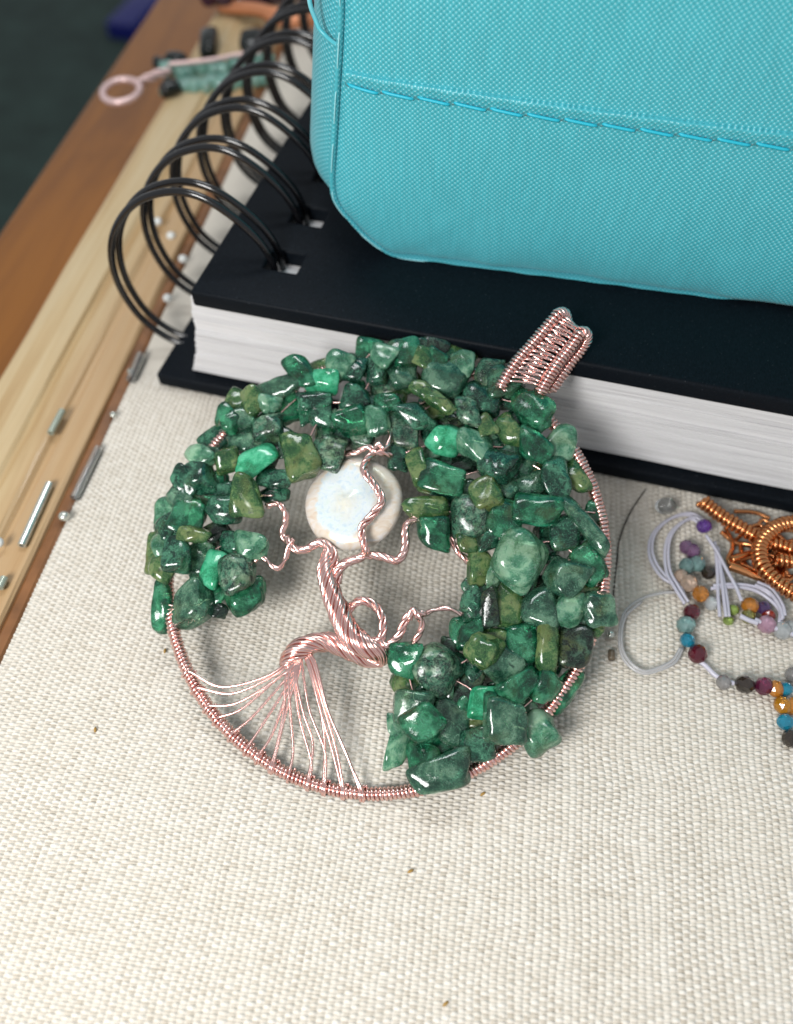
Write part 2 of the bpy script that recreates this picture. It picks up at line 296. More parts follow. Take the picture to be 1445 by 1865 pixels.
# measured layout (cm): pendant parts in the pendant's own frame, the rest in the tray's
RING=([0.119,2.972],[2.9742,-0.0044,0.0426,0.0041,0.027])
BEADS=[(0.015,6.055,-0.022,0.187,0.212,0,'E'),(-0.233,6.025,-0.098,0.101,0.101,0,'G'),(-0.688,5.896,-0.003,0.249,0.112,10,'O'),(-0.681,5.587,0.191,0.244,0.183,0,'M'),(-0.268,5.715,0.152,0.208,0.159,0,'D'),(0.083,5.734,0.097,0.135,0.184,0,'D'),(-1.288,5.524,0.116,0.344,0.141,15,'G'),(-1.434,5.248,0.221,0.157,0.133,0,'L'),(-1.203,5.302,-0.027,0.173,0.222,0,'E'),(-1.869,5.346,0.021,0.186,0.173,-20,'O'),(-1.82,5.039,0.18,0.182,0.157,10,'G'),(-1.453,4.921,0.164,0.193,0.217,0,'g'),(-0.785,5.278,0.158,0.231,0.121,0,'D'),(-0.946,5.141,0.005,0.098,0.159,0,'E'),(-0.692,5.057,0.048,0.183,0.171,0,'D'),(-0.21,5.301,0.062,0.207,0.183,0,'D'),(-0.27,4.909,0.197,0.215,0.215,0,'E'),(-0.631,4.894,-0.075,0.172,0.123,0,'E'),(0.114,4.901,0.195,0.155,0.179,0,'L'),(-0.124,4.74,0.019,0.157,0.157,0,'g'),(-2.256,4.807,-0.036,0.197,0.172,40,'D'),(-2.28,4.574,0.106,0.121,0.121,0,'G'),(-1.82,4.726,0.051,0.194,0.134,0,'G'),(-2.004,4.426,0.199,0.179,0.179,0,'O'),(-1.592,4.417,0.2,0.286,0.19,28,'M'),(-2.451,4.228,0.18,0.227,0.262,20,'D'),(-2.334,4.181,-0.085,0.231,0.231,0,'E'),(-1.222,4.67,0.047,0.097,0.182,0,'G'),(-0.977,4.419,0.214,0.213,0.308,12,'O'),(-0.596,4.508,0.122,0.227,0.227,-30,'g'),(-1.328,4.137,0.176,0.225,0.124,0,'D'),(-1.397,3.942,0.013,0.191,0.101,0,'D'),(-1.716,3.84,0.318,0.192,0.273,8,'O'),(-2.061,3.74,0.172,0.235,0.2,-10,'D'),(-2.08,4.024,0.054,0.12,0.12,0,'D'),(-2.551,3.652,0.128,0.248,0.272,-15,'E'),(-2.946,3.688,-0.028,0.156,0.252,0,'L'),(-2.42,3.345,0.309,0.196,0.11,-20,'O'),(-2.975,3.139,0.011,0.189,0.272,0,'O'),(-2.639,3.073,0.247,0.196,0.254,-5,'D'),(-2.194,3.436,0.006,0.178,0.142,30,'K'),(-2.416,3.098,-0.015,0.2,0.224,-15,'G'),(-1.978,3.276,0.075,0.141,0.141,0,'D'),(-1.654,3.191,0.174,0.208,0.197,0,'L'),(-2.166,2.896,0.158,0.133,0.242,-15,'M'),(-2.436,2.803,0.025,0.082,0.117,0,'G'),(-1.824,2.784,0.242,0.217,0.234,10,'g'),(-1.737,2.532,0.01,0.26,0.191,28,'E'),(-2.879,2.47,0.01,0.128,0.325,0,'E'),(-2.463,2.38,0.185,0.251,0.285,8,'G'),(-2.234,2.529,0.0,0.174,0.174,-20,'E'),(-2.08,2.339,0.063,0.103,0.103,-30,'K'),(0.561,5.937,0.188,0.176,0.204,-10,'E'),(0.774,6.051,-0.004,0.124,0.152,0,'G'),(1.185,5.991,-0.084,0.318,0.235,-25,'O'),(1.056,5.487,0.107,0.323,0.283,-10,'G'),(0.478,5.706,0.062,0.191,0.232,0,'G'),(0.24,5.611,-0.154,0.277,0.25,0,'g'),(0.759,5.291,0.258,0.172,0.106,-30,'O'),(0.977,5.09,0.295,0.237,0.112,-40,'O'),(0.877,5.08,0.028,0.108,0.161,20,'O'),(0.641,4.906,0.273,0.184,0.256,30,'D'),(0.243,5.187,0.167,0.187,0.107,0,'E'),(0.481,4.743,0.1,0.173,0.213,0,'g'),(1.351,4.961,0.251,0.171,0.21,0,'g'),(1.601,5.224,0.105,0.24,0.227,-15,'D'),(2.236,5.018,0.167,0.31,0.211,-48,'E'),(1.19,4.879,0.021,0.254,0.1,-15,'K'),(1.618,4.772,0.193,0.118,0.157,15,'O'),(1.886,4.677,0.184,0.137,0.235,22,'O'),(2.054,4.867,0.006,0.147,0.173,0,'D'),(1.033,4.575,0.168,0.21,0.216,-25,'M'),(0.854,4.471,0.018,0.119,0.113,0,'L'),(1.433,4.481,0.175,0.228,0.215,-20,'L'),(1.665,4.559,0.01,0.132,0.119,0,'D'),(0.363,4.429,0.049,0.119,0.199,0,'D'),(0.629,4.223,0.201,0.117,0.221,15,'O'),(1.023,4.011,0.205,0.297,0.232,-32,'E'),(1.27,4.295,-0.06,0.226,0.126,0,'K'),(1.723,4.157,0.234,0.264,0.212,-35,'D'),(2.051,4.284,0.058,0.242,0.157,-38,'G'),(2.261,4.372,0.242,0.258,0.193,-30,'E'),(2.638,4.502,0.065,0.203,0.249,-20,'L'),(2.5,3.951,0.209,0.166,0.268,10,'D'),(2.171,3.916,0.032,0.221,0.143,10,'G'),(2.805,4.003,0.048,0.149,0.239,32,'O'),(1.547,3.761,0.236,0.166,0.223,25,'O'),(1.785,3.946,0.04,0.221,0.169,-35,'G'),(0.805,3.95,-0.086,0.172,0.079,-15,'O'),(0.737,3.634,0.159,0.27,0.154,0,'O'),(1.332,3.491,0.147,0.249,0.262,0,'g'),(1.067,3.586,-0.009,0.078,0.234,0,'K'),(1.797,3.424,0.171,0.209,0.248,-10,'E'),(2.216,3.527,0.205,0.272,0.203,-15,'E'),(2.817,3.306,0.246,0.119,0.412,37,'G'),(3.008,3.494,0.008,0.128,0.179,10,'E'),(0.838,3.261,0.151,0.191,0.216,0,'E'),(1.262,3.11,0.158,0.114,0.139,0,'O'),(1.577,3.14,0.194,0.139,0.139,0,'D'),(2.571,3.228,0.087,0.177,0.215,0,'D'),(2.379,3.149,-0.112,0.182,0.266,0,'D'),(1.92,2.832,0.291,0.273,0.337,-25,'L'),(1.39,2.782,0.066,0.143,0.226,-10,'O'),(1.629,2.694,0.154,0.1,0.2,-20,'L'),(2.539,2.571,0.234,0.243,0.231,-30,'G'),(2.857,2.792,0.078,0.206,0.253,18,'E'),(2.323,2.572,-0.1,0.143,0.095,0,'K'),(1.294,2.267,0.017,0.177,0.224,10,'D'),(1.517,2.215,0.225,0.11,0.231,0,'K'),(1.794,2.285,0.089,0.169,0.274,0,'O'),(2.14,2.222,0.182,0.196,0.248,0,'G'),(2.546,2.161,0.177,0.207,0.218,-20,'L'),(2.906,2.146,0.19,0.195,0.212,0,'G'),(2.868,1.95,0.04,0.127,0.15,0,'O'),(1.139,1.96,-0.113,0.178,0.207,0,'E'),(1.237,1.87,0.113,0.15,0.197,0,'E'),(1.359,1.663,0.302,0.192,0.226,-35,'O'),(1.529,1.87,0.032,0.198,0.11,-15,'O'),(1.936,1.783,0.063,0.225,0.254,0,'E'),(2.233,1.72,0.236,0.125,0.323,-7,'O'),(2.574,1.689,0.105,0.194,0.257,-10,'K'),(0.399,1.605,0.172,0.201,0.201,-5,'E'),(0.773,1.457,0.19,0.245,0.256,-35,'g'),(1.014,1.522,-0.006,0.139,0.174,0,'D'),(1.608,1.516,0.108,0.24,0.217,-25,'G'),(0.302,1.419,-0.169,0.112,0.083,0,'K'),(0.459,1.279,-0.031,0.267,0.174,-15,'O'),(0.463,1.033,0.193,0.231,0.203,-10,'G'),(0.86,1.163,0.009,0.132,0.138,0,'D'),(1.185,1.244,-0.001,0.121,0.27,-35,'K'),(1.837,1.219,0.272,0.257,0.167,38,'E'),(1.555,1.239,-0.091,0.116,0.093,0,'E'),(2.17,1.206,0.151,0.18,0.237,-32,'E'),(2.438,1.187,-0.04,0.12,0.32,-42,'E'),(1.376,1.053,0.141,0.186,0.203,-20,'M'),(1.303,0.873,-0.012,0.148,0.114,-10,'L'),(1.622,0.782,0.265,0.238,0.304,-5,'G'),(2.041,0.666,0.041,0.219,0.241,5,'L'),(0.599,0.796,0.397,0.209,0.209,35,'E'),(0.981,0.793,-0.007,0.228,0.273,-15,'G'),(0.272,0.538,0.061,0.158,0.26,-10,'L'),(0.584,0.39,0.093,0.196,0.179,-15,'E'),(0.803,0.191,0.288,0.36,0.185,20,'G'),(1.238,0.525,0.09,0.229,0.185,15,'D'),(0.211,0.804,-0.074,0.069,0.127,0,'L'),(-0.445,5.825,0.018,0.143,0.16,38,'E'),(-0.043,5.862,-0.015,0.13,0.159,-26,'G'),(-1.481,5.192,-0.046,0.156,0.125,51,'E'),(-0.246,5.534,-0.065,0.149,0.125,45,'E'),(-0.517,5.018,0.036,0.114,0.117,-35,'G'),(-0.102,5.197,-0.03,0.15,0.195,-10,'g'),(-1.32,4.835,-0.036,0.156,0.192,34,'D'),(-1.425,4.578,-0.004,0.123,0.158,-19,'K'),(-0.447,4.757,-0.06,0.141,0.141,52,'D'),(-1.479,4.302,0.019,0.128,0.109,-38,'g'),(0.314,5.997,-0.003,0.116,0.094,-32,'E'),(0.947,6.032,0.008,0.16,0.201,52,'K'),(0.572,5.545,-0.059,0.126,0.162,-55,'O'),(0.819,5.259,-0.048,0.122,0.102,34,'D'),(0.384,4.962,0.021,0.159,0.168,-60,'G'),(0.393,5.302,-0.017,0.112,0.097,-17,'O'),(1.229,5.295,-0.068,0.119,0.148,52,'G'),(1.921,5.204,-0.039,0.121,0.102,-12,'D'),(1.062,5.094,0.013,0.117,0.098,58,'D'),(1.538,4.932,0.001,0.121,0.143,17,'E'),(0.873,4.786,-0.05,0.152,0.177,-57,'D'),(1.339,4.744,0.038,0.152,0.134,31,'E'),(1.689,4.695,0.029,0.113,0.13,20,'g'),(0.771,4.411,-0.053,0.112,0.102,-31,'D'),(1.046,4.346,-0.058,0.137,0.125,60,'D'),(1.842,4.482,-0.029,0.117,0.121,-17,'g'),(2.228,4.732,0.004,0.118,0.098,40,'G'),(2.262,4.14,-0.035,0.132,0.147,-40,'O'),(2.605,4.279,-0.004,0.127,0.163,-56,'D'),(1.943,4.118,-0.018,0.12,0.103,46,'D'),(1.312,3.91,-0.054,0.152,0.135,15,'G'),(1.003,3.823,-0.039,0.156,0.19,55,'D'),(1.726,3.701,-0.07,0.111,0.105,2,'K'),(2.355,3.82,-0.063,0.113,0.098,56,'D'),(2.015,3.788,-0.006,0.117,0.127,15,'D'),(0.81,3.494,-0.037,0.131,0.129,31,'E'),(1.072,3.411,-0.02,0.159,0.206,60,'D'),(1.407,3.149,-0.035,0.125,0.113,-2,'G'),(1.871,3.23,-0.013,0.126,0.103,53,'E'),(2.423,2.837,-0.027,0.13,0.115,22,'E'),(2.849,3.074,-0.07,0.144,0.141,31,'D'),(1.338,2.535,-0.06,0.148,0.125,-45,'g'),(1.758,2.494,0.028,0.143,0.143,50,'D'),(2.04,2.573,-0.016,0.114,0.147,-16,'G'),(2.374,2.445,-0.039,0.156,0.151,-56,'G'),(2.791,2.388,0.027,0.128,0.15,-36,'O'),(2.745,2.078,0.037,0.143,0.17,35,'g'),(1.424,2.091,-0.042,0.143,0.159,-38,'E'),(1.697,2.114,0.02,0.118,0.144,9,'G'),(2.048,2.024,-0.052,0.137,0.123,42,'E'),(1.687,1.83,-0.007,0.127,0.139,25,'O'),(2.428,1.943,0.038,0.113,0.141,-53,'K'),(0.979,1.731,-0.054,0.114,0.143,-6,'K'),(0.691,1.227,0.012,0.114,0.137,-56,'E'),(1.28,1.447,0.015,0.151,0.135,37,'D'),(1.923,1.558,0.023,0.147,0.154,-31,'D'),(1.668,1.201,-0.013,0.128,0.155,-6,'O'),(2.272,1.528,-0.061,0.148,0.152,-27,'D'),(1.203,1.046,-0.004,0.137,0.152,-41,'E'),(1.955,0.92,-0.02,0.146,0.145,-20,'G'),(0.754,0.937,-0.042,0.135,0.16,33,'D'),(1.3,0.765,0.011,0.118,0.151,4,'O'),(0.387,0.754,-0.013,0.141,0.167,-52,'E'),(0.828,0.541,-0.015,0.13,0.168,51,'E'),(0.994,0.328,-0.007,0.127,0.113,43,'D'),(1.972,5.377,0.196,0.156,0.165,46,'D'),(1.817,5.439,0.212,0.184,0.222,21,'D'),(1.651,5.576,0.213,0.172,0.197,-25,'g'),(1.328,5.714,0.173,0.163,0.191,-5,'L'),(0.939,5.82,0.174,0.157,0.156,48,'E'),(0.764,5.845,0.206,0.164,0.161,-13,'O'),(0.408,5.949,0.183,0.19,0.233,-36,'D'),(0.204,5.889,0.218,0.182,0.165,-22,'L'),(-0.453,5.816,0.195,0.168,0.179,-41,'L'),(-0.961,5.72,0.175,0.187,0.229,20,'E'),(-1.645,5.304,0.213,0.159,0.187,40,'O'),(-2.016,5.006,0.211,0.173,0.166,-39,'E'),(-2.423,4.507,0.185,0.16,0.195,36,'L'),(-2.612,4.124,0.205,0.158,0.193,39,'D'),(-2.679,3.932,0.192,0.152,0.176,28,'G'),(-2.783,3.542,0.204,0.181,0.183,-56,'D'),(-2.794,3.323,0.183,0.181,0.219,-54,'L'),(-2.864,2.924,0.207,0.166,0.156,-22,'O')]
TRUNK=([(-0.599,3.09,0.1),(-0.635,2.956,0.12),(-0.637,2.77,0.14),(-0.566,2.533,0.16),(-0.463,2.273,0.18),(-0.374,2.067,0.2),(-0.249,1.888,0.22),(-0.078,1.76,0.22),(0.05,1.702,0.16),(0.077,1.65,0.06),(-0.078,1.655,0.0),(-0.25,1.718,0.02),(-0.448,1.817,0.04),(-0.646,1.876,0.06),(-0.853,1.848,0.1),(-1.029,1.768,0.1),(-1.124,1.676,0.06),(-1.18,1.582,0.03)],[0.073,0.106,0.121,0.136,0.145,0.15,0.155,0.16,0.136,0.121,0.126,0.131,0.133,0.131,0.131,0.14,0.136,0.106])
BRANCHES=[([(-0.561,2.827,0.1),(-0.533,3.007,0.109),(-0.596,3.139,0.117),(-0.725,3.208,0.126),(-0.904,3.121,0.134),(-1.047,3.127,0.134),(-1.129,3.214,0.117),(-1.186,3.314,0.1)],[0.082,0.077,0.068,0.063,0.058,0.058,0.053,0.048],5),([(-1.163,3.251,0.08),(-1.241,3.345,0.092),(-1.187,3.566,0.112),(-1.221,3.706,0.148),(-1.315,3.785,0.144),(-1.466,3.761,0.12)],[0.039,0.041,0.041,0.041,0.039,0.034],3),([(-1.069,3.268,0.16),(-1.139,3.184,0.134),(-1.181,3.033,0.109),(-1.257,2.892,0.111),(-1.344,2.892,0.129),(-1.501,3.041,0.134),(-1.595,2.996,0.117),(-1.663,2.91,0.1)],[0.036,0.039,0.041,0.041,0.034,0.034,0.031,0.031],2),([(-0.498,2.644,0.1),(-0.467,2.817,0.13),(-0.349,2.912,0.15),(-0.167,2.966,0.165),(-0.075,3.037,0.18)],[0.073,0.073,0.068,0.063,0.058],5),([(-0.077,3.014,0.2),(-0.08,3.051,0.3),(-0.123,3.328,0.34),(0.019,3.503,0.34),(0.157,3.69,0.36),(0.072,3.894,0.36),(-0.084,4.148,0.32),(-0.021,4.351,0.25),(0.082,4.452,0.2)],[0.056,0.059,0.059,0.059,0.059,0.059,0.059,0.052,0.042],4),([(-0.142,2.992,0.16),(-0.015,2.997,0.149),(0.137,2.972,0.14),(0.326,2.918,0.14),(0.432,3.063,0.146),(0.449,3.348,0.157),(0.533,3.46,0.143),(0.662,3.481,0.12)],[0.053,0.058,0.06,0.06,0.058,0.058,0.048,0.036],5),([(-0.374,4.479,0.1),(-0.195,4.466,0.18),(-0.029,4.514,0.224),(0.076,4.436,0.224),(0.186,4.422,0.18),(0.286,4.405,0.1)],[0.028,0.035,0.042,0.042,0.035,0.028],3),([(-0.026,4.361,0.2),(0.073,4.49,0.253),(0.12,4.538,0.267),(0.185,4.465,0.24),(0.245,4.544,0.213),(0.282,4.673,0.167),(0.25,4.84,0.1)],[0.035,0.042,0.035,0.035,0.035,0.028,0.021],2),([(1.007,3.267,0.0),(1.083,3.148,0.0),(1.166,3.008,0.0),(1.306,2.866,0.0)],[0.042,0.049,0.049,0.042],3),([(-0.349,2.205,0.1),(-0.294,2.326,0.12),(-0.15,2.39,0.16),(0.01,2.325,0.14),(0.11,2.18,0.16),(0.12,1.991,0.18),(0.082,1.867,0.2),(-0.042,1.859,0.2)],[0.053,0.06,0.063,0.063,0.06,0.06,0.058,0.048],4),([(0.024,1.889,0.2),(0.15,1.783,0.2),(0.24,1.839,0.19),(0.325,1.911,0.18),(0.372,2.018,0.18),(0.436,2.142,0.195),(0.517,2.203,0.2),(0.605,2.186,0.19),(0.678,2.183,0.16)],[0.039,0.044,0.048,0.053,0.058,0.058,0.053,0.048,0.039],4),([(0.673,2.186,0.14),(0.773,2.228,0.14),(0.923,2.252,0.14),(1.051,2.224,0.13),(1.157,2.165,0.1)],[0.039,0.037,0.037,0.035,0.029],2),([(0.466,2.108,0.22),(0.52,2.242,0.233),(0.575,2.154,0.213),(0.62,2.091,0.16),(0.621,1.995,0.133),(0.563,1.901,0.113),(0.51,1.816,0.1)],[0.029,0.034,0.039,0.044,0.044,0.044,0.039],3)]
ROOTS=[[(-1.003,1.901,0.05),(-1.125,1.655,0.11),(-1.437,1.448,0.1),(-2.02,1.336,0.09),(-2.528,1.505,0.08)],[(-1.003,1.901,0.05),(-1.124,1.612,0.11),(-1.392,1.425,0.1),(-1.883,1.245,0.09),(-2.339,1.324,0.08)],[(-1.003,1.901,0.05),(-1.079,1.588,0.11),(-1.435,1.318,0.1),(-1.834,1.115,0.09),(-2.172,1.09,0.08)],[(-1.003,1.901,0.05),(-1.079,1.566,0.11),(-1.302,1.4,0.1),(-1.743,1.048,0.09),(-2.075,0.908,0.08)],[(-1.003,1.901,0.05),(-1.056,1.544,0.11),(-1.256,1.312,0.1),(-1.607,0.938,0.09),(-1.869,0.713,0.08)],[(-1.003,1.901,0.05),(-1.034,1.522,0.11),(-1.211,1.225,0.1),(-1.515,0.767,0.09),(-1.678,0.52,0.08)],[(-1.003,1.901,0.05),(-1.012,1.521,0.11),(-1.166,1.181,0.1),(-1.338,0.72,0.09),(-1.502,0.454,0.08)],[(-1.003,1.901,0.05),(-0.989,1.52,0.11),(-1.121,1.137,0.1),(-1.249,0.634,0.09),(-1.324,0.306,0.08)],[(-1.003,1.901,0.05),(-1.158,1.482,0.11),(-1.186,1.011,0.1),(-1.282,0.552,0.09),(-1.342,0.327,0.08)],[(-1.003,1.901,0.05),(-1.123,1.481,0.11),(-1.097,0.924,0.1),(-1.064,0.505,0.09),(-1.115,0.199,0.08)],[(-1.003,1.901,0.05),(-1.056,1.479,0.11),(-0.987,0.921,0.1),(-0.833,0.376,0.09),(-0.855,0.112,0.08)],[(-1.003,1.901,0.05),(-0.945,1.519,0.11),(-0.855,1.002,0.1),(-0.66,0.496,0.09),(-0.64,0.079,0.08)],[(-1.003,1.901,0.05),(-1.033,1.478,0.11),(-0.943,1.004,0.1),(-0.812,0.582,0.09),(-0.868,0.124,0.08)],[(-1.003,1.901,0.05),(-0.856,1.559,0.11),(-0.723,1.041,0.1),(-0.66,0.578,0.09),(-0.662,0.095,0.08)],[(-1.003,1.901,0.05),(-0.833,1.559,0.11),(-0.658,0.996,0.1),(-0.508,0.492,0.09),(-0.405,0.034,0.08)],[(-1.003,1.901,0.05),(-0.811,1.602,0.11),(-0.636,1.038,0.1),(-0.422,0.531,0.09),(-0.161,0.085,0.08)],[(-1.003,1.901,0.05),(-0.789,1.623,0.11),(-0.614,0.995,0.1),(-0.379,0.448,0.09),(-0.191,0.093,0.08)],[(-1.003,1.901,0.05),(-0.856,1.516,0.11),(-0.701,0.955,0.1),(-0.573,0.535,0.09),(-0.426,0.05,0.08)]]
PEARL=(-0.264,3.77,0.02)
BEADWIRES=[[(0.025,6.003,0.08),(-0.277,5.75,0.08),(-0.699,5.64,0.08),(-1.181,5.255,0.08),(-1.473,4.956,0.08)],[(0.082,5.742,0.08),(-0.208,5.293,0.08),(-0.798,5.313,0.08),(-1.296,5.541,0.08),(-1.853,5.319,0.08),(-2.221,4.761,0.08)],[(0.104,4.949,0.08),(-0.285,4.957,0.08),(-0.687,5.044,0.08),(-1.002,4.468,0.08)],[(-1.622,4.461,0.08),(-2.038,4.469,0.08),(-2.484,4.262,0.08),(-2.567,3.666,0.08),(-2.949,3.123,0.08),(-2.853,2.457,0.08)],[(-1.382,3.921,0.08),(-1.779,3.915,0.08),(-2.088,3.768,0.08),(-2.283,4.126,0.08)],[(-1.678,3.214,0.08),(-1.976,3.275,0.08),(-2.385,3.076,0.08),(-2.697,3.113,0.08),(-2.567,3.666,0.08)],[(-1.678,3.214,0.08),(-1.868,2.818,0.08),(-2.21,2.515,0.08),(-2.498,2.398,0.08),(-2.853,2.457,0.08)],[(-0.118,4.716,0.08),(0.104,4.949,0.08),(0.814,5.222,0.08)],[(0.417,1.625,0.08),(1.014,1.515,0.08),(1.367,1.686,0.08),(1.935,1.781,0.08),(2.251,1.737,0.08),(2.577,1.692,0.08),(2.861,1.945,0.08)],[(0.394,1.614,0.08),(0.464,1.272,0.08),(0.586,0.802,0.08),(0.584,0.39,0.08),(0.799,0.183,0.08)],[(0.781,1.454,0.08),(1.184,1.239,0.08),(1.379,1.056,0.08),(1.633,0.785,0.08),(2.037,0.666,0.08)],[(1.292,2.257,0.08),(1.795,2.286,0.08),(2.151,2.238,0.08),(2.561,2.176,0.08),(2.926,2.163,0.08)],[(1.39,2.779,0.08),(1.633,2.709,0.08),(1.95,2.877,0.08),(2.355,3.104,0.08),(2.856,2.792,0.08)],[(0.457,1.037,0.08),(0.982,0.792,0.08),(1.238,0.525,0.08),(1.633,0.785,0.08),(2.178,1.21,0.08)],[(0.281,4.818,0.08),(0.48,4.75,0.08),(0.634,4.985,0.08),(0.976,5.183,0.08),(1.357,5.032,0.08),(1.602,5.235,0.08),(2.246,5.054,0.08)],[(0.365,4.417,0.08),(1.033,4.608,0.08),(1.437,4.517,0.08),(2.28,4.431,0.08),(2.635,4.496,0.08)],[(0.624,4.265,0.08),(1.023,4.052,0.08),(1.733,4.209,0.08),(2.049,4.276,0.08),(2.518,3.993,0.08),(2.8,3.993,0.08)],[(0.735,3.657,0.08),(1.334,3.509,0.08),(1.803,3.448,0.08),(2.231,3.562,0.08),(2.995,3.474,0.08)]]
BAIL=[[(1.824,5.26,0.28),(1.933,5.435,0.34),(2.12,5.656,0.4),(2.35,5.893,0.44),(2.548,6.098,0.5),(2.659,6.212,0.5),(2.748,6.275,0.42),(2.81,6.26,0.3),(2.79,6.222,0.16),(2.585,6.002,0.1),(2.194,5.541,0.05)],[(2.352,5.149,0.28),(2.482,5.35,0.34),(2.64,5.565,0.4),(2.781,5.715,0.44),(2.907,5.871,0.5),(2.972,5.931,0.5),(3.039,5.935,0.42),(3.05,5.899,0.3),(2.97,5.788,0.2),(2.814,5.629,0.14),(2.535,5.278,0.05)]]
BAILBASE=[(1.513,5.497,0.12),(1.574,5.476,0.12),(1.637,5.498,0.12),(1.714,5.485,0.12),(1.774,5.456,0.12),(1.833,5.419,0.12)]
STRA=[(4.212,5.509,0.13),(4.087,5.309,0.13),(4.07,5.08,0.13),(4.156,4.856,0.13),(4.428,4.454,0.13),(4.697,4.412,0.13),(4.949,4.391,0.13),(5.1,4.359,0.13),(5.238,4.359,0.13),(5.133,4.12,0.13),(5.267,4.11,0.13),(5.11,3.897,0.13),(5.114,3.67,0.13),(5.405,4.561,0.13)]
STRB=[(4.659,6.915,0.15),(4.374,6.621,0.15),(4.448,6.555,0.15),(4.304,6.284,0.15),(4.465,6.322,0.15),(4.18,6.107,0.15),(4.263,5.982,0.15),(4.408,5.81,0.15),(4.535,5.665,0.15),(4.608,6.182,0.15),(4.829,5.569,0.15),(4.727,5.404,0.15),(5.073,5.617,0.15),(5.01,5.451,0.15),(5.267,5.593,0.15),(5.31,5.474,0.15),(5.225,5.311,0.15),(5.428,5.218,0.15),(5.558,5.241,0.15)]
C1=[(4.143,5.669,0.12),(4.071,5.95,0.12),(3.906,6.099,0.12),(3.801,6.354,0.12),(3.804,6.614,0.12),(3.919,6.881,0.12),(4.192,7.127,0.12),(4.507,7.225,0.12),(4.706,7.086,0.12)]
C2=[(4.135,5.635,0.16),(4.034,5.927,0.16),(3.975,6.176,0.16),(4.022,6.536,0.16),(4.145,6.828,0.16),(4.368,7.045,0.16),(4.563,7.114,0.16),(4.667,6.963,0.16)]
C3=[(4.66,6.754,0.25),(4.752,6.479,0.25),(4.827,6.147,0.25),(4.89,5.875,0.25),(4.916,5.633,0.25)]
C4=[(4.789,6.668,0.2),(4.705,6.152,0.2),(4.625,5.757,0.2),(4.571,5.412,0.2)]
C5=[(4.8,6.55,0.22),(4.749,6.14,0.22),(4.689,5.698,0.22),(4.651,5.402,0.22)]
C6=[(4.804,6.589,0.2),(4.768,6.102,0.2),(4.74,5.709,0.2),(4.702,5.412,0.2)]
C7=[(4.552,5.878,0.18),(4.878,5.903,0.18),(5.165,5.854,0.18),(5.357,5.696,0.18),(5.453,5.505,0.18),(5.392,5.318,0.18)]
C8=[(5.188,5.917,0.22),(5.369,5.794,0.22),(5.451,5.555,0.22),(5.442,5.367,0.22)]
C9=[(5.054,5.366,0.2),(5.308,5.227,0.2),(5.602,5.102,0.2)]
C10=[(4.861,5.424,0.2),(4.968,5.354,0.2),(5.081,5.308,0.2)]
C11=[(3.985,4.97,0.1),(3.84,4.759,0.1),(3.594,4.639,0.1),(3.345,4.596,0.1),(3.152,4.77,0.1),(3.117,5.061,0.1),(3.25,5.501,0.1),(3.524,5.741,0.1),(3.886,5.851,0.1),(4.186,5.851,0.1)]
C12=[(3.946,4.961,0.12),(3.796,4.772,0.12),(3.573,4.663,0.12),(3.364,4.62,0.12),(3.19,4.783,0.12),(3.142,5.051,0.12),(3.257,5.443,0.12),(3.532,5.693,0.12)]
C13=[(4.107,4.805,0.12),(4.228,4.706,0.12),(4.352,4.544,0.12),(4.567,4.437,0.12)]
COP=[[(4.687,7.326,0.35),(4.917,7.049,0.35),(5.154,6.834,0.35),(5.39,6.635,0.35)],[(6.081,6.901,0.4),(5.807,6.866,0.4),(5.576,6.747,0.4),(5.397,6.563,0.4),(5.3,6.357,0.4),(5.284,6.131,0.4),(5.362,5.946,0.4),(5.487,5.788,0.4),(5.67,5.621,0.4)],[(5.55,6.589,0.3),(5.751,6.524,0.3),(5.976,6.395,0.3)],[(5.561,6.306,0.3),(5.745,6.268,0.3),(5.928,6.23,0.3)],[(5.032,6.97,0.15),(5.067,6.648,0.15),(4.939,6.387,0.15),(4.989,6.233,0.15)],[(4.912,6.253,0.2),(5.126,6.152,0.2),(5.392,6.015,0.2)],[(4.958,6.355,0.2),(5.239,6.433,0.2),(5.34,6.484,0.2)],[(5.266,7.309,0.1),(5.58,7.281,0.1),(5.78,7.169,0.1)],[(4.96,6.908,0.12),(5.117,6.72,0.12),(5.402,6.614,0.12),(5.459,6.405,0.12)],[(5.563,6.522,0.1),(5.656,6.212,0.1),(5.681,5.986,0.1)],[(5.743,6.284,0.15),(5.625,5.933,0.15),(5.79,5.834,0.15)],[(5.216,6.733,0.1),(5.183,6.418,0.1),(5.263,6.212,0.1),(5.498,6.111,0.1)],[(5.758,7.004,0.1),(5.775,6.733,0.1),(5.682,6.47,0.1),(5.743,6.212,0.1)]]
HAIR=[(3.995,7.8,0.02),(3.687,7.366,0.02),(3.433,6.867,0.02),(3.325,6.468,0.02),(3.236,6.108,0.02),(3.161,5.761,0.02),(3.122,5.378,0.02)]
CLEAR=[(4.2,7.38,0.1),(3.025,5.198,0.1),(2.997,4.948,0.1),(2.98,4.837,0.1)]
BUGLE=[[(-5.668,9.348,0.16),(-5.751,8.844,0.16)],[(-5.51,7.803,0.16),(-5.643,6.63,0.16)],[(-4.926,8.614,0.16),(-5.093,7.583,0.16)],[(-4.617,10.792,0.16),(-4.688,10.161,0.16)],[(-5.732,6.061,0.16),(-5.759,5.883,0.16)]]
SEEDS=[(-5.156,7.204,0.14),(-4.829,9.336,0.14),(-4.732,10.364,0.14),(-4.379,12.293,0.14),(-5.97,6.629,0.14),(-4.624,14.218,0.14),(-4.266,13.474,0.14),(-4.921,14.528,0.14),(-5.754,5.975,0.14)]
FLECK=[(-3.241,4.964,0.05),(-3.971,3.827,0.05),(0.167,2.088,0.05),(1.087,2.995,0.05),(0.538,0.731,0.05),(-1.233,4.748,0.05)]
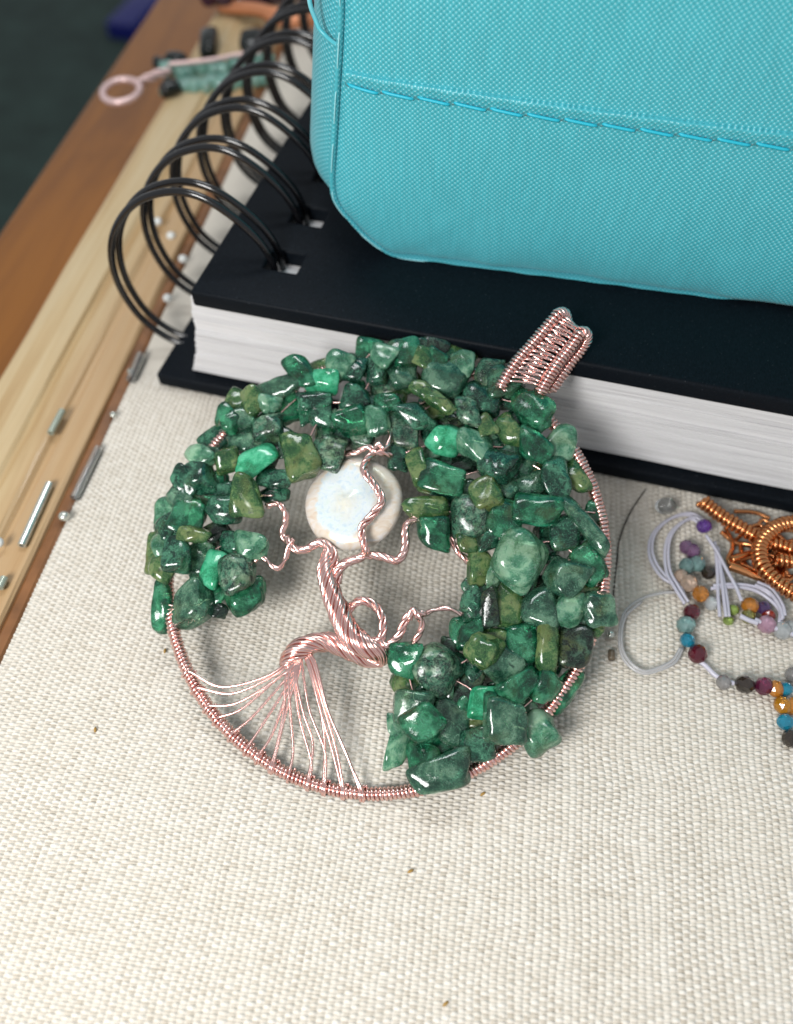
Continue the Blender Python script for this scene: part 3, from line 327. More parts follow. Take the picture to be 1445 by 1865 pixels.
AQ=[(-6.573,19.398,0.4),(-6.277,19.784,0.4),(-5.821,20.233,0.4),(-5.582,20.421,0.4),(-5.121,20.502,0.4),(-4.528,20.638,0.4),(-4.009,20.858,0.4),(-3.408,21.025,0.4)]
PENDANT=([-0.2318,3.0154,0.0799],[[0.99715,-0.0,0.07546],[-0.02524,0.94238,0.33359],[-0.07111,-0.33455,0.93969]])
FOCUS=10.612

# ------------------------------------------------------------------ pendant
o_, (e1, e2, e3) = PENDANT
MP = Matrix(((e1[0], e2[0], e3[0], o_[0]), (e1[1], e2[1], e3[1], o_[1]), (e1[2], e2[2], e3[2], o_[2]), (0, 0, 0, 1)))
pend = empty('pendant', label='round rose gold tree pendant with green chip beads and white coin pearl', cat='pendant', mat=MP)
(cx, cy), co = RING
ph = np.linspace(0, 2 * math.pi, 240)
rr = co[0] + co[1] * np.cos(2 * ph) + co[2] * np.sin(2 * ph) + co[3] * np.cos(3 * ph) + co[4] * np.sin(3 * ph)
ringP = np.c_[cx + rr * np.cos(ph), cy + rr * np.sin(ph), 0 * ph]
mb = MB(); mb.add(*tube_vf(ringP, .05, 10)); ring_o = mb.build('ring_frame', rose, pend)
mb = MB(); mb.add(*coil_vf(ringP, .064, .0255, .0545, 6, 12)); mb.build('wire_wrap', rose, ring_o)
P, Rs = TRUNK
mb = MB()
for vf in rope_vfs(P, Rs, 15, .0235, 38, jitter=.14): mb.add(*vf)
mb.build('trunk', rose, pend)
for P, Rs, ns in BRANCHES:
    mb = MB()
    w = .027 if ns >= 5 else (.025 if ns >= 3 else .023)
    for vf in rope_vfs(P, [max(r_, w * (1.9 if ns > 2 else 1.6)) for r_ in Rs], ns, w, 33 if ns > 2 else 24): mb.add(*vf)
    mb.build('branch', rose, pend)
for i, P in enumerate(ROOTS):
    e = np.array(P[-1]); ang = math.atan2(e[1] - cy, e[0] - cx); u = np.array([math.cos(ang), math.sin(ang), 0]); t_ = np.array([-u[1], u[0], 0])
    c0 = np.array([cx, cy, 0]) + u * np.interp(ang % (2 * math.pi), ph, rr)
    a = np.linspace(1.9, 1.9 - 2 * math.pi * .85, 30)     # each root ends in a turn round the ring
    hook = [c0 + u * .093 * math.cos(x_) + np.array([0, 0, .093 * math.sin(x_)]) + t_ * (k_ * .0012 - .015) for k_, x_ in enumerate(a)]
    Q = np.vstack([resample(list(P[:-1]) + [tuple(hook[0])], 40), hook[1:]])
    mb = MB(); mb.add(*tube_vf(Q, .0182, 7))
    mb.build('root_wire', rose, pend)
for P in BEADWIRES:
    mb = MB(); mb.add(*tube_vf(resample(P, 60), .014, 5)); mb.build('bead_wire', rose, pend)
# coin pearl
n = NT('nacre'); c = n.coord()
sx = n.N.new('ShaderNodeSeparateXYZ'); n.l(c, sx.inputs[0])
dx = n.math('ADD', sx.outputs[0], .10); dy = n.math('ADD', sx.outputs[1], .02)
wv = n.noise(c, 4, 4); rad = n.math('SQRT', n.math('ADD', n.math('MULTIPLY', dx, dx), n.math('MULTIPLY', n.math('MULTIPLY', dy, dy), .62)))
rad = n.math('ADD', rad, n.math('MULTIPLY', n.math('SUBTRACT', wv, .5), .30))
f = n.noise(c, 16, 5)
blue = n.ramp(f, [(.3, (.50, .62, .72)), (.5, (.68, .73, .75)), (.7, (.62, .70, .67))])
cream = n.ramp(n.noise(c, 6, 4, .5, 1.5), [(.3, (.62, .52, .32)), (.6, (.72, .69, .62))])
peach = n.ramp(n.noise(n.coord(scale=(1, 2, 1)), 5, 4, .5, 1.5), [(.3, (.62, .49, .38)), (.5, (.68, .59, .50)), (.7, (.70, .66, .64))])
cl = n.mix(n.ramp(rad, [(.05, (.5,) * 3), (.26, (1, 1, 1))]), cream, blue)
cl = n.mix(n.ramp(rad, [(.395, (0, 0, 0)), (.43, (1, 1, 1))]), cl, peach)
n.col(cl); n.set(Roughness=.28, Coat_Weight=.8, Coat_Roughness=.1, Subsurface_Weight=.15, Subsurface_Radius=(.05, .05, .05), Thin_Film_Thickness=420., Thin_Film_IOR=1.4)
n.bump(n.math('ADD', n.math('MULTIPLY', f, .5), n.noise(c, 7, 3)), .22, .02); nacre = n.m
V = []; F = []; k = 72
prof = [(0, .115), (.1, .118), (.2, .112), (.34, .118), (.42, .135), (.47, .132), (.55, .105), (.60, .06), (.618, .0), (.60, -.06), (.55, -.1), (.4, -.13), (0, -.14)]
prof = [tuple(x) for x in resample(np.array([(a, b, 0) for a, b in prof]), 44)[:, :2]]
for a, z in prof:
    for j in range(k):
        t = 2 * math.pi * j / k; a_ = a * (1 + .012 * math.sin(2 * t + 1) + .008 * math.sin(5 * t))
        V.append((a_ * 1.1 * math.cos(t), a_ * 1.1 * math.sin(t), z + .012 * math.sin(3 * t + a * 6) * (a / .6) + (.035 * math.exp(-((a_ * math.cos(t) + .06) ** 2 + (a_ * math.sin(t) - .03) ** 2) / .012) - .03 * math.exp(-((a_ * math.cos(t) + .1) ** 2 + (a_ * math.sin(t) - .12) ** 2) / .006) if z > 0 else 0)))
for i in range(len(prof) - 1):
    for j in range(k): F.append((i * k + j, (i + 1) * k + j, (i + 1) * k + (j + 1) % k, i * k + (j + 1) % k))
po = link('coin_pearl', np_mesh('coin_pearl', V, F), nacre, pend); po.location = PEARL; po.rotation_euler = (R(-3), R(-5), 0)
# tumbled chips; small fillers added behind, many dark to shade the gaps
IV, IF = ico(4)
for i, (x, y, z, a, b, g, t) in enumerate(BEADS):
    r_ = random.Random(i * 7 + 3)
    nr = []; of = []
    for ax in range(3):
        for s_ in (-1, 1):
            d = np.zeros(3); d[ax] = s_; d += np.array([r_.uniform(-.3, .3) for _ in range(3)]); nr.append(d / np.linalg.norm(d)); of.append(r_.uniform(.86, 1.0))
    for _ in range(r_.randint(3, 6)):
        d = np.array([r_.gauss(0, 1) for _ in range(3)]); d[2] = abs(d[2]) if r_.random() < .6 else d[2]; nr.append(d / np.linalg.norm(d)); of.append(r_.uniform(.9, 1.12))
    nr = np.array(nr); of = np.array(of)
    p_ = r_.choice([5, 6, 7, 8, 10])
    q = np.clip(IV @ nr.T, 0, None) / of
    rad = (q ** p_).sum(1) ** (-1 / p_)
    w1 = np.array([r_.gauss(0, 1.5) for _ in range(3)]); w2 = np.array([r_.gauss(0, 2.6) for _ in range(3)])
    rad *= 1 + (.06 if t != 'M' else .03) * np.sin(IV @ w1 * 1.6 + r_.random() * 6) + .03 * np.sin(IV @ w2 * 2 + r_.random() * 6)
    V = IV * rad[:, None]
    V *= np.array([1, 1, 1.]) / np.abs(V).max(0)
    dp = max(.75 * min(a, b), .55 * math.sqrt(a * b) * r_.uniform(.9, 1.2))
    V *= np.array([a * 1.27, b * 1.27, dp])
    o = link('bead', np_mesh('bead', V, IF), M[t], pend)
    o.location = (x, y, z); o.rotation_euler = (R(r_.uniform(-10, 10)), R(r_.uniform(-10, 10)), R(g))
# bail
bail = empty('bail'); bail.parent = pend
for P in BAIL:
    mb = MB(); mb.add(*tube_vf(resample(P, 120), .045, 8)); mb.add(*coil_vf(resample(P, 120), .068, .0255, .055, 6, 12)); mb.build('bail_bar', rose, bail)
l_, r_ = resample(BAIL[0], 120), resample(BAIL[1], 120)
for side in range(2):
    for k_ in range(19):
        ia = 5 + int(k_ * 3.5)
        if side == 0: A_, B_ = l_[ia], r_[ia + 3]
        else: A_, B_ = r_[ia], l_[ia + 7]
        up = np.array([0, 0, .055]); dn = np.array([0, 0, -.045]); dv = (B_ - A_) / np.linalg.norm(B_ - A_)
        pts = [A_ + dv * .05 + dn, A_ + dv * .085 + up * .4, A_ * .5 + B_ * .5 + np.array([0, 0, -.02 if side else .02]), B_ - dv * .085 + dn * .5, B_ - dv * .05 + dn]
        mb = MB(); mb.add(*tube_vf(resample(pts, 20), .0165, 6)); mb.build('bail_weave_wire', rose, bail)
mb = MB(); mb.add(*coil_vf(resample(BAILBASE, 30), .10, .034, .075, 7, 16)); mb.build('bail_wrap', rose, bail)

# ------------------------------------------------------------------ notebook
NA = R(-14.98)
nb = empty('notebook', (-4.197, 10.085, 0.012), 'thick black wire-bound sketchbook lying closed beneath the turquoise pouch', 'sketchbook'); nb.rotation_euler.z = NA
n = NT('black_cover_board'); c = n.coord(); f = n.noise(n.coord(scale=(14, 3, 5)), 5, 5); sc = n.noise(n.coord(scale=(1, 1, 1)), 30, 2)
cb = n.ramp(f, [(.35, (.0022, .0035, .0055)), (.65, (.005, .008, .012))])
cb = n.mix(n.ramp(sc, [(.69, (0, 0, 0)), (.74, (.5,) * 3)]), cb, (.07, .08, .09)); n.col(cb)
n.set(Roughness=.5, Specular_IOR_Level=.1); n.bump(f, .3, .01); board = n.m
board_edge = simple('worn_board_edge', (.018, .019, .022), .6, var=.5, vscale=6, bump=.5)
def plate(name, X, Y, holes, z0, z1, mat, parent, bev=.06):
    holes = set(holes); bm = bmesh.new(); g = {}
    for k_, z in enumerate((z0, z1)):
        for i, x in enumerate(X):
            for j, y in enumerate(Y): g[i, j, k_] = bm.verts.new((x, y, z))
    nx, ny = len(X) - 1, len(Y) - 1
    full = lambda i, j: 0 <= i < nx and 0 <= j < ny and (i, j) not in holes
    for i in range(nx):
        for j in range(ny):
            if not full(i, j): continue
            bm.faces.new((g[i, j, 1], g[i + 1, j, 1], g[i + 1, j + 1, 1], g[i, j + 1, 1]))
            bm.faces.new((g[i, j, 0], g[i, j + 1, 0], g[i + 1, j + 1, 0], g[i + 1, j, 0]))
            for di, dj, a, b in ((-1, 0, (i, j + 1), (i, j)), (1, 0, (i + 1, j), (i + 1, j + 1)), (0, -1, (i, j), (i + 1, j)), (0, 1, (i + 1, j + 1), (i, j + 1))):
                if not full(i + di, j + dj): bm.faces.new((g[(*a, 0)], g[(*b, 0)], g[(*b, 1)], g[(*a, 1)]))
    bmesh.ops.delete(bm, geom=[v for v in bm.verts if not v.link_faces], context='VERTS')
    ed = [e for e in bm.edges if len(e.link_faces) == 2 and e.calc_face_angle(0) > .5]
    bmesh.ops.bevel(bm, geom=ed, offset=bev, segments=4, affect='EDGES', profile=.5, clamp_overlap=True)
    bmesh.ops.recalc_face_normals(bm, faces=bm.faces[:])
    me = bpy.data.meshes.new(name); bm.to_mesh(me); bm.free(); return link(name, me, mat, parent)
NR = 11; HY = [1.06 + 1.21 * k_ for k_ in range(NR)]
Y = [0, .25]; holes = []
for h in HY: Y += [h - .24, h + .24]
Y = sorted(set([y for y in Y if y != .25] + [17.5]))
X = [1.10, 1.98, 2.52, 16.5]
hol = [(1, Y.index(h - .24)) for h in HY]
plate('front_cover', X, Y, hol, 2.03, 2.33, board, nb, .055)
X2 = [0, .86, 1.4, 16.2]; plate('back_cover', X2, Y, hol, 0, .29, board, nb, .07)
# sheets: thin leaves, each a little out of line
paper = NT('paper'); paper.col(paper.ramp(paper.noise(paper.coord(scale=(.15, .15, 22)), 3, 4), [(.3, (.60, .59, .60)), (.7, (.80, .795, .80))])); paper.set(Roughness=.8); paper = paper.m
mb = MB(); NS = 62
for k_ in range(NS):
    t = k_ / (NS - 1); z = .30 + (2.02 - .30) * t; h = (2.02 - .30) / NS * rnd.uniform(.68, .92)
    xl = .62 + .40 * t + .05 * math.sin(t * 5) + rnd.uniform(-.012, .012); yf = .23 - .02 * math.sin(t * 7) + rnd.uniform(-.018, .018); xr = 15.8 + .3 * t
    ns_ = 28; V = []; F = []
    for i in range(ns_ + 1):
        x = xl + (xr - xl) * i / ns_; w = .010 * math.sin(x * 1.1 + k_ * .35) + .006 * math.sin(x * 3 + k_)
        wz = .008 * math.sin(x * .9 + k_ * .22)
        V += [(x, yf + w, z + wz), (x, yf + w, z + h + wz), (x, 17.2, z + wz), (x, 17.2, z + h + wz)]
    for i in range(ns_):
        a = 4 * i; F += [(a, a + 4, a + 5, a + 1), (a + 1, a + 5, a + 7, a + 3), (a + 2, a + 3, a + 7, a + 6), (a, a + 2, a + 6, a + 4)]
    F += [(0, 1, 3, 2), (4 * ns_, 4 * ns_ + 2, 4 * ns_ + 3, 4 * ns_ + 1)]
    mb.add(V, F)
tag(mb.build('pages', paper, nb, False), kind='stuff')
for h in HY:                                            # double-loop wire binding
    for s_ in (-.1, .1):
        P = []
        for a in np.linspace(0, 1, 60):
            P.append(a)
        path = [(2.13, 2.05), (2.12, 2.33), (1.95, 2.72), (1.62, 3.06), (1.2, 3.32), (.78, 3.38), (.3, 3.24), (-.1, 2.98), (-.45, 2.58), (-.68, 2.12), (-.78, 1.62), (-.74, 1.15), (-.55, .68), (-.22, .38), (.2, .22), (.7, .17), (1.1, .2), (1.15, .4)]
        sl = 1 if s_ > 0 else -1
        pts = [(x + .0, h + s_ * (1.15 - .25 * math.cos(z * 1.2)) - .14 * (i / len(path)), z) for i, (x, z) in enumerate(path)]
        mb = MB(); mb.add(*tube_vf(resample(pts, 90), .059, 12)); mb.build('binding_loop', black_wire, nb)

# ------------------------------------------------------------------ pouch
n = NT('turquoise_nylon'); c = n.coord(); shn = n.noise(n.coord(scale=(1.2, 1, .35)), .9, 3, .5, .6); sx = n.N.new('ShaderNodeSeparateXYZ'); n.l(n.coord('UV'), sx.inputs[0])
pu_ = n.math('MULTIPLY', sx.outputs[0], 1 / .038); pv_ = n.math('MULTIPLY', sx.outputs[1], 1 / .034)
wob = n.noise(c, 1.2, 2); pu_ = n.math('ADD', pu_, n.math('MULTIPLY', wob, 3.)); pv_ = n.math('ADD', pv_, n.math('MULTIPLY', n.noise(c, .9, 2), 3.))
su = n.math('SINE', n.math('MULTIPLY', pu_, math.pi)); sv = n.math('SINE', n.math('MULTIPLY', pv_, math.pi))
wz = n.math('MULTIPLY', su, sv)
h_ = n.math('ADD', n.math('MULTIPLY', wz, .5), .5)
thr = n.noise(n.coord('UV', scale=(1 / .09, 1 / .6, 1)), 1.2, 2)
col = n.ramp(h_, [(.0, (.04, .36, .42)), (.5, (.065, .45, .53)), (.8, (.085, .52, .60)), (1, (.40, .76, .82))])  # palest stop paints glints onto the weave crowns
col = n.mix(.22, col, n.ramp(thr, [(.35, (.6, .6, .6)), (.65, (1, 1, 1))]), 'MULTIPLY')
n.col(col); n.set(Roughness=.33, Sheen_Weight=.15, Specular_IOR_Level=.5)
n.l(n.ramp(shn, [(.35, (.28,) * 3), (.65, (.42,) * 3)]), n.b.inputs['Roughness']); n.bump(h_, .55, .012); nylon = n.m
glint_thread = simple('glint_turquoise_thread', (.30, .68, .74), .4)  # lighter colour paints glints onto the edge stitches
thread_m = simple('turquoise_thread', (.02, .50, .66), .4, bump=.3, vscale=20)
PA, PD = Vector((-.022, 10.624, 2.352)), math.atan2(-.1962, .9806)
pouch = empty('pouch', PA, 'turquoise woven nylon pouch with stitched seams standing on the sketchbook', 'pouch'); pouch.rotation_euler.z = PD
outl = [(8.2, 0), (3, .0), (.6, .0), (0, .0), (-.26, .13), (-.48, .31), (-.66, .5), (-.83, .70), (-.92, .90), (-.935, 1.2), (-.88, 1.7), (-.82, 2.2), (-.76, 2.7), (-.70, 3.2), (-.66, 3.7), (-.6, 5), (-.4, 6.2), (.4, 6.9), (1.5, 7), (8.2, 7), (9.2, 6.2), (9.4, 3.5), (9.3, .9), (8.7, .25)]
# the outline (x, z) is closed; the front panel is filled ring by ring towards its middle
ol = resample(np.array([(a, 0, b) for a, b in outl]), 260, True)[:-1]; no = len(ol)
mid = np.array([4.2, 0, 3.5])
def with_uv(me, uv):
    l = me.uv_layers.new(name='UVMap'); vi = np.empty(len(me.loops), int); me.loops.foreach_get('vertex_index', vi)
    l.data.foreach_set('uv', np.asarray(uv)[vi].ravel()); return me
def bulge(x, z, d):                                     # front face: pillowed, wrinkled at the base
    dep = -.16 * (1 - math.exp(-d / .35)) + .15 * math.exp(-d / .03)
    if z < 1: dep += .03 * math.sin(x * 7 + z * 3) * math.exp(-z / .25) * min(1, d / .1) + .02 * math.sin(x * 3.1) * math.exp(-z / .5)
    dep += .03 * math.sin(x * .8 + z * .9) + .010 * math.sin(x * 2.1 - z * 1.3 + 1) * math.sin(z * 1.9 + x * .4) + .012 * math.exp(-((x - 1.2 - .35 * z) / .12) ** 2) * math.exp(-((z - 4) / 1.5) ** 2)
    return dep
ins = [0, .015, .03, .05, .075, .1, .14, .19, .25, .32, .4, .5, .65, .85, 1.1, 1.4, 1.8, 2.2, 2.6, 3.0]
dirs = []
for i in range(no):
    t = ol[(i + 1) % no] - ol[i - 1]; nn = np.array([-t[2], 0, t[0]]); nn /= np.linalg.norm(nn); nn = nn if nn @ (mid - ol[i]) > 0 else -nn; dirs.append(nn)
V = []; UV = []; F = []
for j, d in enumerate(ins):
    for i in range(no):
        p = ol[i] + (mid - ol[i]) * (d / 3.2); dn = d / 3.2 * float((mid - ol[i]) @ dirs[i])
        V.append((p[0], bulge(p[0], p[2], dn), p[2])); UV.append((p[0], p[2]))
for j in range(len(ins) - 1):
    for i in range(no): F.append((j * no + i, j * no + (i + 1) % no, (j + 1) * no + (i + 1) % no, (j + 1) * no + i))
cidx = len(V); V.append((mid[0], -.16, mid[2])); UV.append((mid[0], mid[2]))
me = bpy.data.meshes.new('front_panel'); jl = (len(ins) - 1) * no
me.from_pydata(V, [], F + [(jl + i, jl + (i + 1) % no, cidx) for i in range(no)]); me.update(); with_uv(me, UV)
link('front_panel', me, nylon, pouch)
ts = [(-.04, .17), (-.035, .02), (-.015, -.02), (.015, -.028), (.045, -.01), (.055, .05), (.05, .14), (.04, .20), (.045, .24)] + [(None, y_) for y_ in (.32, .42, .55, .72, 1, 1.4, 2, 3, 4.2)]
V = []; UV = []; F = []
per = np.r_[0, np.cumsum(np.linalg.norm(np.diff(ol, axis=0), axis=1))]
for j, (off, t) in enumerate(ts):
    for i in range(no):
        b = off if off is not None else .045 + .68 * (1 - math.exp(-(t - .24) / .45))
        up = 1. if off is not None else .35
        if dirs[i][2] > .2: up *= .1
        p = ol[i] - dirs[i] * np.array([b if off is None else b, 0, b * up / max(abs(b), 1e-6) * min(abs(b), .05)])
        wr = .012 * math.sin(per[i] * 9) * math.sin(per[i] * 2.3) if off is not None and ol[i][2] < .6 else 0
        V.append((p[0], t + wr, p[2])); UV.append((t, per[i]))
for j in range(len(ts) - 1):
    for i in range(no): F.append((j * no + i, j * no + (i + 1) % no, (j + 1) * no + (i + 1) % no, (j + 1) * no + i))
me = bpy.data.meshes.new('gusset'); me.from_pydata(V, [], F + [tuple((len(ts) - 1) * no + i for i in range(no))]); me.update(); with_uv(me, UV)
gus = link('gusset', me, nylon, pouch)
def front_pt(x, z, lift=0):                             # a point on the front panel
    k_ = min(range(no), key=lambda i: (ol[i][0] - x) ** 2 + (ol[i][2] - z) ** 2); d = math.hypot(ol[k_][0] - x, ol[k_][2] - z)
    return np.array([x, bulge(x, z, d) - lift, z])
seam_z = lambda x: 2.615 - .027 * (x + .6)
V = []; UV = []; F = []; sx_ = np.linspace(-.66, 8.6, 120)
for i, x in enumerate(sx_):                             # overlapped hem above the stitches
    for dz, lf in ((.185, .0), (.18, .032), (.165, .046), (.13, .044), (.06, .028), (-.015, .012), (-.02, -.01)):
        p = front_pt(x, seam_z(x) + dz, lf + .007 * math.cos(2 * math.pi * (x + .62) / .475) * (1 if dz < .15 else .3)); V.append(p); UV.append((x, p[2] + .02))
for i in range(len(sx_) - 1):
    for j in range(6): a = i * 7 + j; F.append((a, a + 1, a + 8, a + 7))
me = bpy.data.meshes.new('hem'); me.from_pydata([tuple(v) for v in V], [], F); me.update(); with_uv(me, UV); hem = link('hem', me, nylon, pouch)
x = -.62
while x < 8.2:
    a, b = x, x + .425
    pts = [front_pt(a, seam_z(a) + .03, -.012), front_pt(a + .04, seam_z(a) + .018, .03), front_pt((a + b) / 2, seam_z(x), .036), front_pt(b - .04, seam_z(b) - .01, .028), front_pt(b, seam_z(b) - .025, -.012)]
    mb = MB(); mb.add(*tube_vf(resample(pts, 14), [.012] + [.021] * 12 + [.012], 7)); mb.build('stitch', thread_m, hem); x += .475
k_ = 0
left = [i for i in range(no) if ol[i][0] < .9 and ol[i][2] < 6]
st = 4
for i in left[2:-4:6]:                                  # stitches along the piped edge
    q = [ol[(i + s_) % no] + dirs[(i + s_) % no] * -.008 + np.array([0, .0 - dd, 0]) for s_, dd in ((0, -.02), (1, .028), (3, .034), (4, .028), (5, -.02))]
    mb = MB(); mb.add(*tube_vf(resample(q, 10), .011, 6)); mb.build('stitch', glint_thread, gus)
mb = MB()
pk = [(-.95, .9, 4.4), (-1.2, .40, 3.6), (-1.12, .3, 3.2), (-.98, .24, 3.06), (-.80, .12, 3.02)]
mb.add(*tube_vf(resample([(x + .035, y, z) for x, y, z in pk], 40), .03, 8)); mb.build('pocket_edge', nylon, gus)

# ------------------------------------------------------------------ beads and cord on the right
def faceted(name, r, color, rough=.04, trans=.7, parent=None, loc=(0, 0, 0), sub=2):
    key = 'glass_%d_%d_%d' % tuple(int(c_ * 99) for c_ in color)
    m = bpy.data.materials.get(key)
    if not m:
        n = NT(key); n.set(Coat_Weight=.6, Coat_Roughness=.03, Roughness=rough, Transmission_Weight=trans, IOR=1.52)
        n.col(n.ramp(n.noise(n.coord(offset_random=True), 6, 3), [(.3, tuple(c_ * .65 for c_ in color)), (.7, tuple(min(1, c_ * 1.2) for c_ in color))])); m = n.m
    V, F = ico(sub); V = V * r * np.array([1, 1, .92])
    o = link(name, np_mesh(name, V, F), m, parent, False); o.location = loc
    o.rotation_euler = (rnd.random() * 3, rnd.random() * 3, rnd.random() * 3); return o
cordm = simple('white_elastic_cord', (.78, .76, .88), .3, Transmission_Weight=.35, Subsurface_Weight=.2, Subsurface_Radius=(.05, .05, .05))
clearc = NT('clear_cord'); clearc.set(Base_Color=(.85, .84, .86), Roughness=.2, Transmission_Weight=.6); clearc = clearc.m
COLS = dict(maroon=(.16, .012, .03), aqua=(.28, .48, .46), blue=(.02, .36, .55), grey=(.45, .43, .42), smoke=(.05, .035, .025), orange=(.80, .30, .04), purple=(.16, .06, .36), mauve=(.30, .15, .30), peach=(.75, .55, .42), clear=(.80, .84, .86), green=(.40, .55, .12), olive=(.38, .36, .10), red=(.62, .06, .03), pink=(.72, .42, .56), amber=(.85, .36, .02), violet=(.11, .05, .18), plum=(.22, .03, .09))
br1 = empty('bead_bracelet', (4.3, 4.9, 0), 'string of maroon, blue and amber faceted beads lying on open linen', 'bracelet')
for (p, cn, r_) in zip(STRA, ['maroon', 'aqua', 'blue', 'maroon', 'grey', 'smoke', 'plum', 'orange', 'blue', 'amber', 'orange', 'blue', 'smoke', 'grey'], [.13, .14, .11, .14, .11, .135, .13, .12, .105, .125, .125, .115, .12, .12]):
    o = faceted('bead', r_, COLS[cn], parent=br1, trans=.55); o.location = Vector((p[0], p[1], r_ + .01)) - br1.location
def cord(P, r, m, parent, name='cord'):
    Q = resample([Vector(p) - parent.location for p in P], 50); mb = MB(); mb.add(*tube_vf(Q, r, 8)); return mb.build(name, m, parent)
cord(C13, .034, cordm, br1)
cord(C11, .022, clearc, br1); cord(C12, .022, clearc, br1)
br2 = empty('bead_bracelet', (4.6, 6.0, 0), 'tangled pale bead bracelet with white elastic cord beside copper coils', 'bracelet')
for (p, cn, r_) in zip(STRB, ['purple', 'mauve', 'mauve', 'aqua', 'aqua', 'peach', 'peach', 'orange', 'clear', 'smoke', 'green', 'green', 'orange', 'olive', 'violet', 'red', 'pink', 'clear', 'clear'], [.12, .12, .12, .13, .13, .12, .14, .13, .11, .11, .09, .08, .13, .11, .11, .10, .14, .14, .13]):
    o = faceted('bead', r_, COLS[cn], parent=br2, trans=.55); o.location = Vector((p[0], p[1], (.26 if cn == 'purple' else r_ + .01))) - br2.location
for P in (C1, C2): cord(P, .025, cordm, br2); cord([(a + .05, b + .02, c_ + .02) for a, b, c_ in P], .022, cordm, br2)
for P in (C3, C4, C5, C6): cord(P, .026, cordm, br2)
for P in (C7, C8): cord(P, .028, cordm, br2); cord([(a + .04, b + .04, c_ + .02) for a, b, c_ in P], .022, cordm, br2)
cord(C9, .032, cordm, br2); cord(C10, .036, cordm, br2)
cop = empty('copper_ornament', (5.4, 6.5, 0), 'bright copper wire ornament of coiled spirals at the notebook edge', 'wire ornament')
for i, P in enumerate(COP):
    Q = resample([Vector(p) - cop.location for p in P], 60)
    mb = MB()
    if i < 4: mb.add(*tube_vf(Q, .07, 8)); mb.add(*coil_vf(Q, .085 if i < 2 else .075, .036, .074, 7, 14)); mb.build('coil', copper, cop)
    else:
        mb.add(*tube_vf(Q, (.035 if i not in (5, 6) else .07), 8)); mb.build('wire', copper, cop)
for k_ in range(16):                                     # wires further in, under the coils
    a = rnd.uniform(4.9, 5.9); b = rnd.uniform(6.1, 7.0)
    P = [(a, b, .06), (a + rnd.uniform(.1, .5), b + rnd.uniform(-.3, .3), .16), (a + rnd.uniform(.4, .9), b + rnd.uniform(-.5, .4), .08)]
    mb = MB(); mb.add(*tube_vf(resample([Vector(p) - cop.location for p in P], 24), .032, 7)); mb.build('wire', copper, cop)
dark_thread = simple('dark_thread', (.03, .022, .015), .5)
def lone(name, P, r, m, label, cat, group=None):
    mb = MB(); mb.add(*tube_vf(P, r, 8)); return tag(mb.build(name, m), label, cat, group)
lone('wire_strand', resample(HAIR, 60), .012, dark_thread, 'thin dark wire strand curving over linen right of the pendant', 'wire')
glass = NT('clear_glass'); glass.set(Base_Color=(.93, .95, .93), Roughness=.05, Transmission_Weight=.9, IOR=1.5); glass = glass.m
silver = simple('silver_lined_glass', (.62, .64, .58), .14, .75)
def ball(name, loc, r, m, label, cat, sc=(1, 1, 1)):
    V, F = ico(3); o = link(name, np_mesh(name, V * r * np.array(sc), F), m); o.location = loc; return tag(o, label, cat)
ball('glass_bead', (CLEAR[0][0], CLEAR[0][1], .14), .13, glass, 'clear glass bead under the edge of the notebook', 'bead', (1.3, 1, 1))
ball('seed_bead', (CLEAR[1][0], CLEAR[1][1], .07), .065, silver, 'tiny gold seed bead right of the green chips', 'bead', (1, 1, .8))
lone('bugle_bead', resample([(CLEAR[2][0], CLEAR[2][1], .06), (CLEAR[3][0], CLEAR[3][1] - .02, .06)], 4), .05, simple('smoky_tube_glass', (.16, .12, .08), .2), 'short smoky tube bead below the gold seed bead', 'bead')
# bugle and seed beads along the rim
def bugle(P, r, m, label):
    A_, B_ = np.array(P[0]), np.array(P[1]); V, F = tube_vf(resample([A_, B_], 8), r, 14, False); V2, F2 = tube_vf(resample([A_, B_], 8), r * .55, 14, False)
    mb = MB(); mb.add(V, F); mb.add(V2, [f[::-1] for f in F2])
    for e in (0, 7): mb.add(np.vstack([V[e * 14:e * 14 + 14], V2[e * 14:e * 14 + 14]]), [(j, (j + 1) % 14, 14 + (j + 1) % 14, 14 + j) for j in range(14)])
    return tag(mb.build('bugle_bead', m), label, 'bead', 'bugle beads scattered along the wooden rim')
sagec = simple('sage_glass', (.36, .40, .33), .18, .35)
bugle([(p[0], p[1], .175) for p in BUGLE[0]], .06, sagec, 'short sage green bugle bead on the flat of the wooden rim')
bugle([(p[0], p[1], .16) for p in BUGLE[1]], .065, silver, 'long silvery bugle bead lying on the wooden rim')
bugle([(p[0], p[1], .075) for p in BUGLE[2]], .07, glass, 'long clear bugle bead wedged between rim and linen')
bugle([(p[0], p[1], .085) for p in BUGLE[3]], .085, glass, 'clear bugle bead by the rim near the notebook corner')
bugle([(p[0], p[1], .18) for p in BUGLE[4]], .06, sagec, 'pale bugle bead cut off by the left border of the photo')
SL = ['round silver seed bead at the foot of the wedged clear tube', 'tiny bright seed bead alone in the gap of the rim', 'small silver seed bead touching the clear tube near the notebook', 'frosted white bead between binding loops and rim', 'frosted bead at the left border on the wooden rim', 'frosted bead seen through the notebook binding, farthest up the rim', 'frosted bead in the rim gap behind the second binding loop', 'frosted bead on the rim behind the first binding loop', 'gold seed bead lowest on the rim']
for i, (p, lb) in enumerate(zip(SEEDS, SL)):
    fz = i in (3, 4, 5, 6, 7); r_ = .09 if fz else (.085 if i == 0 else .06)
    ball('seed_bead', (p[0], p[1], r_ + (.15 if i in (4, 7) else .09 if i == 8 else .03)), r_, (simple('frosted_glass', (.72, .74, .72), .4) if fz else silver), lb, 'bead', (1, 1, .85))
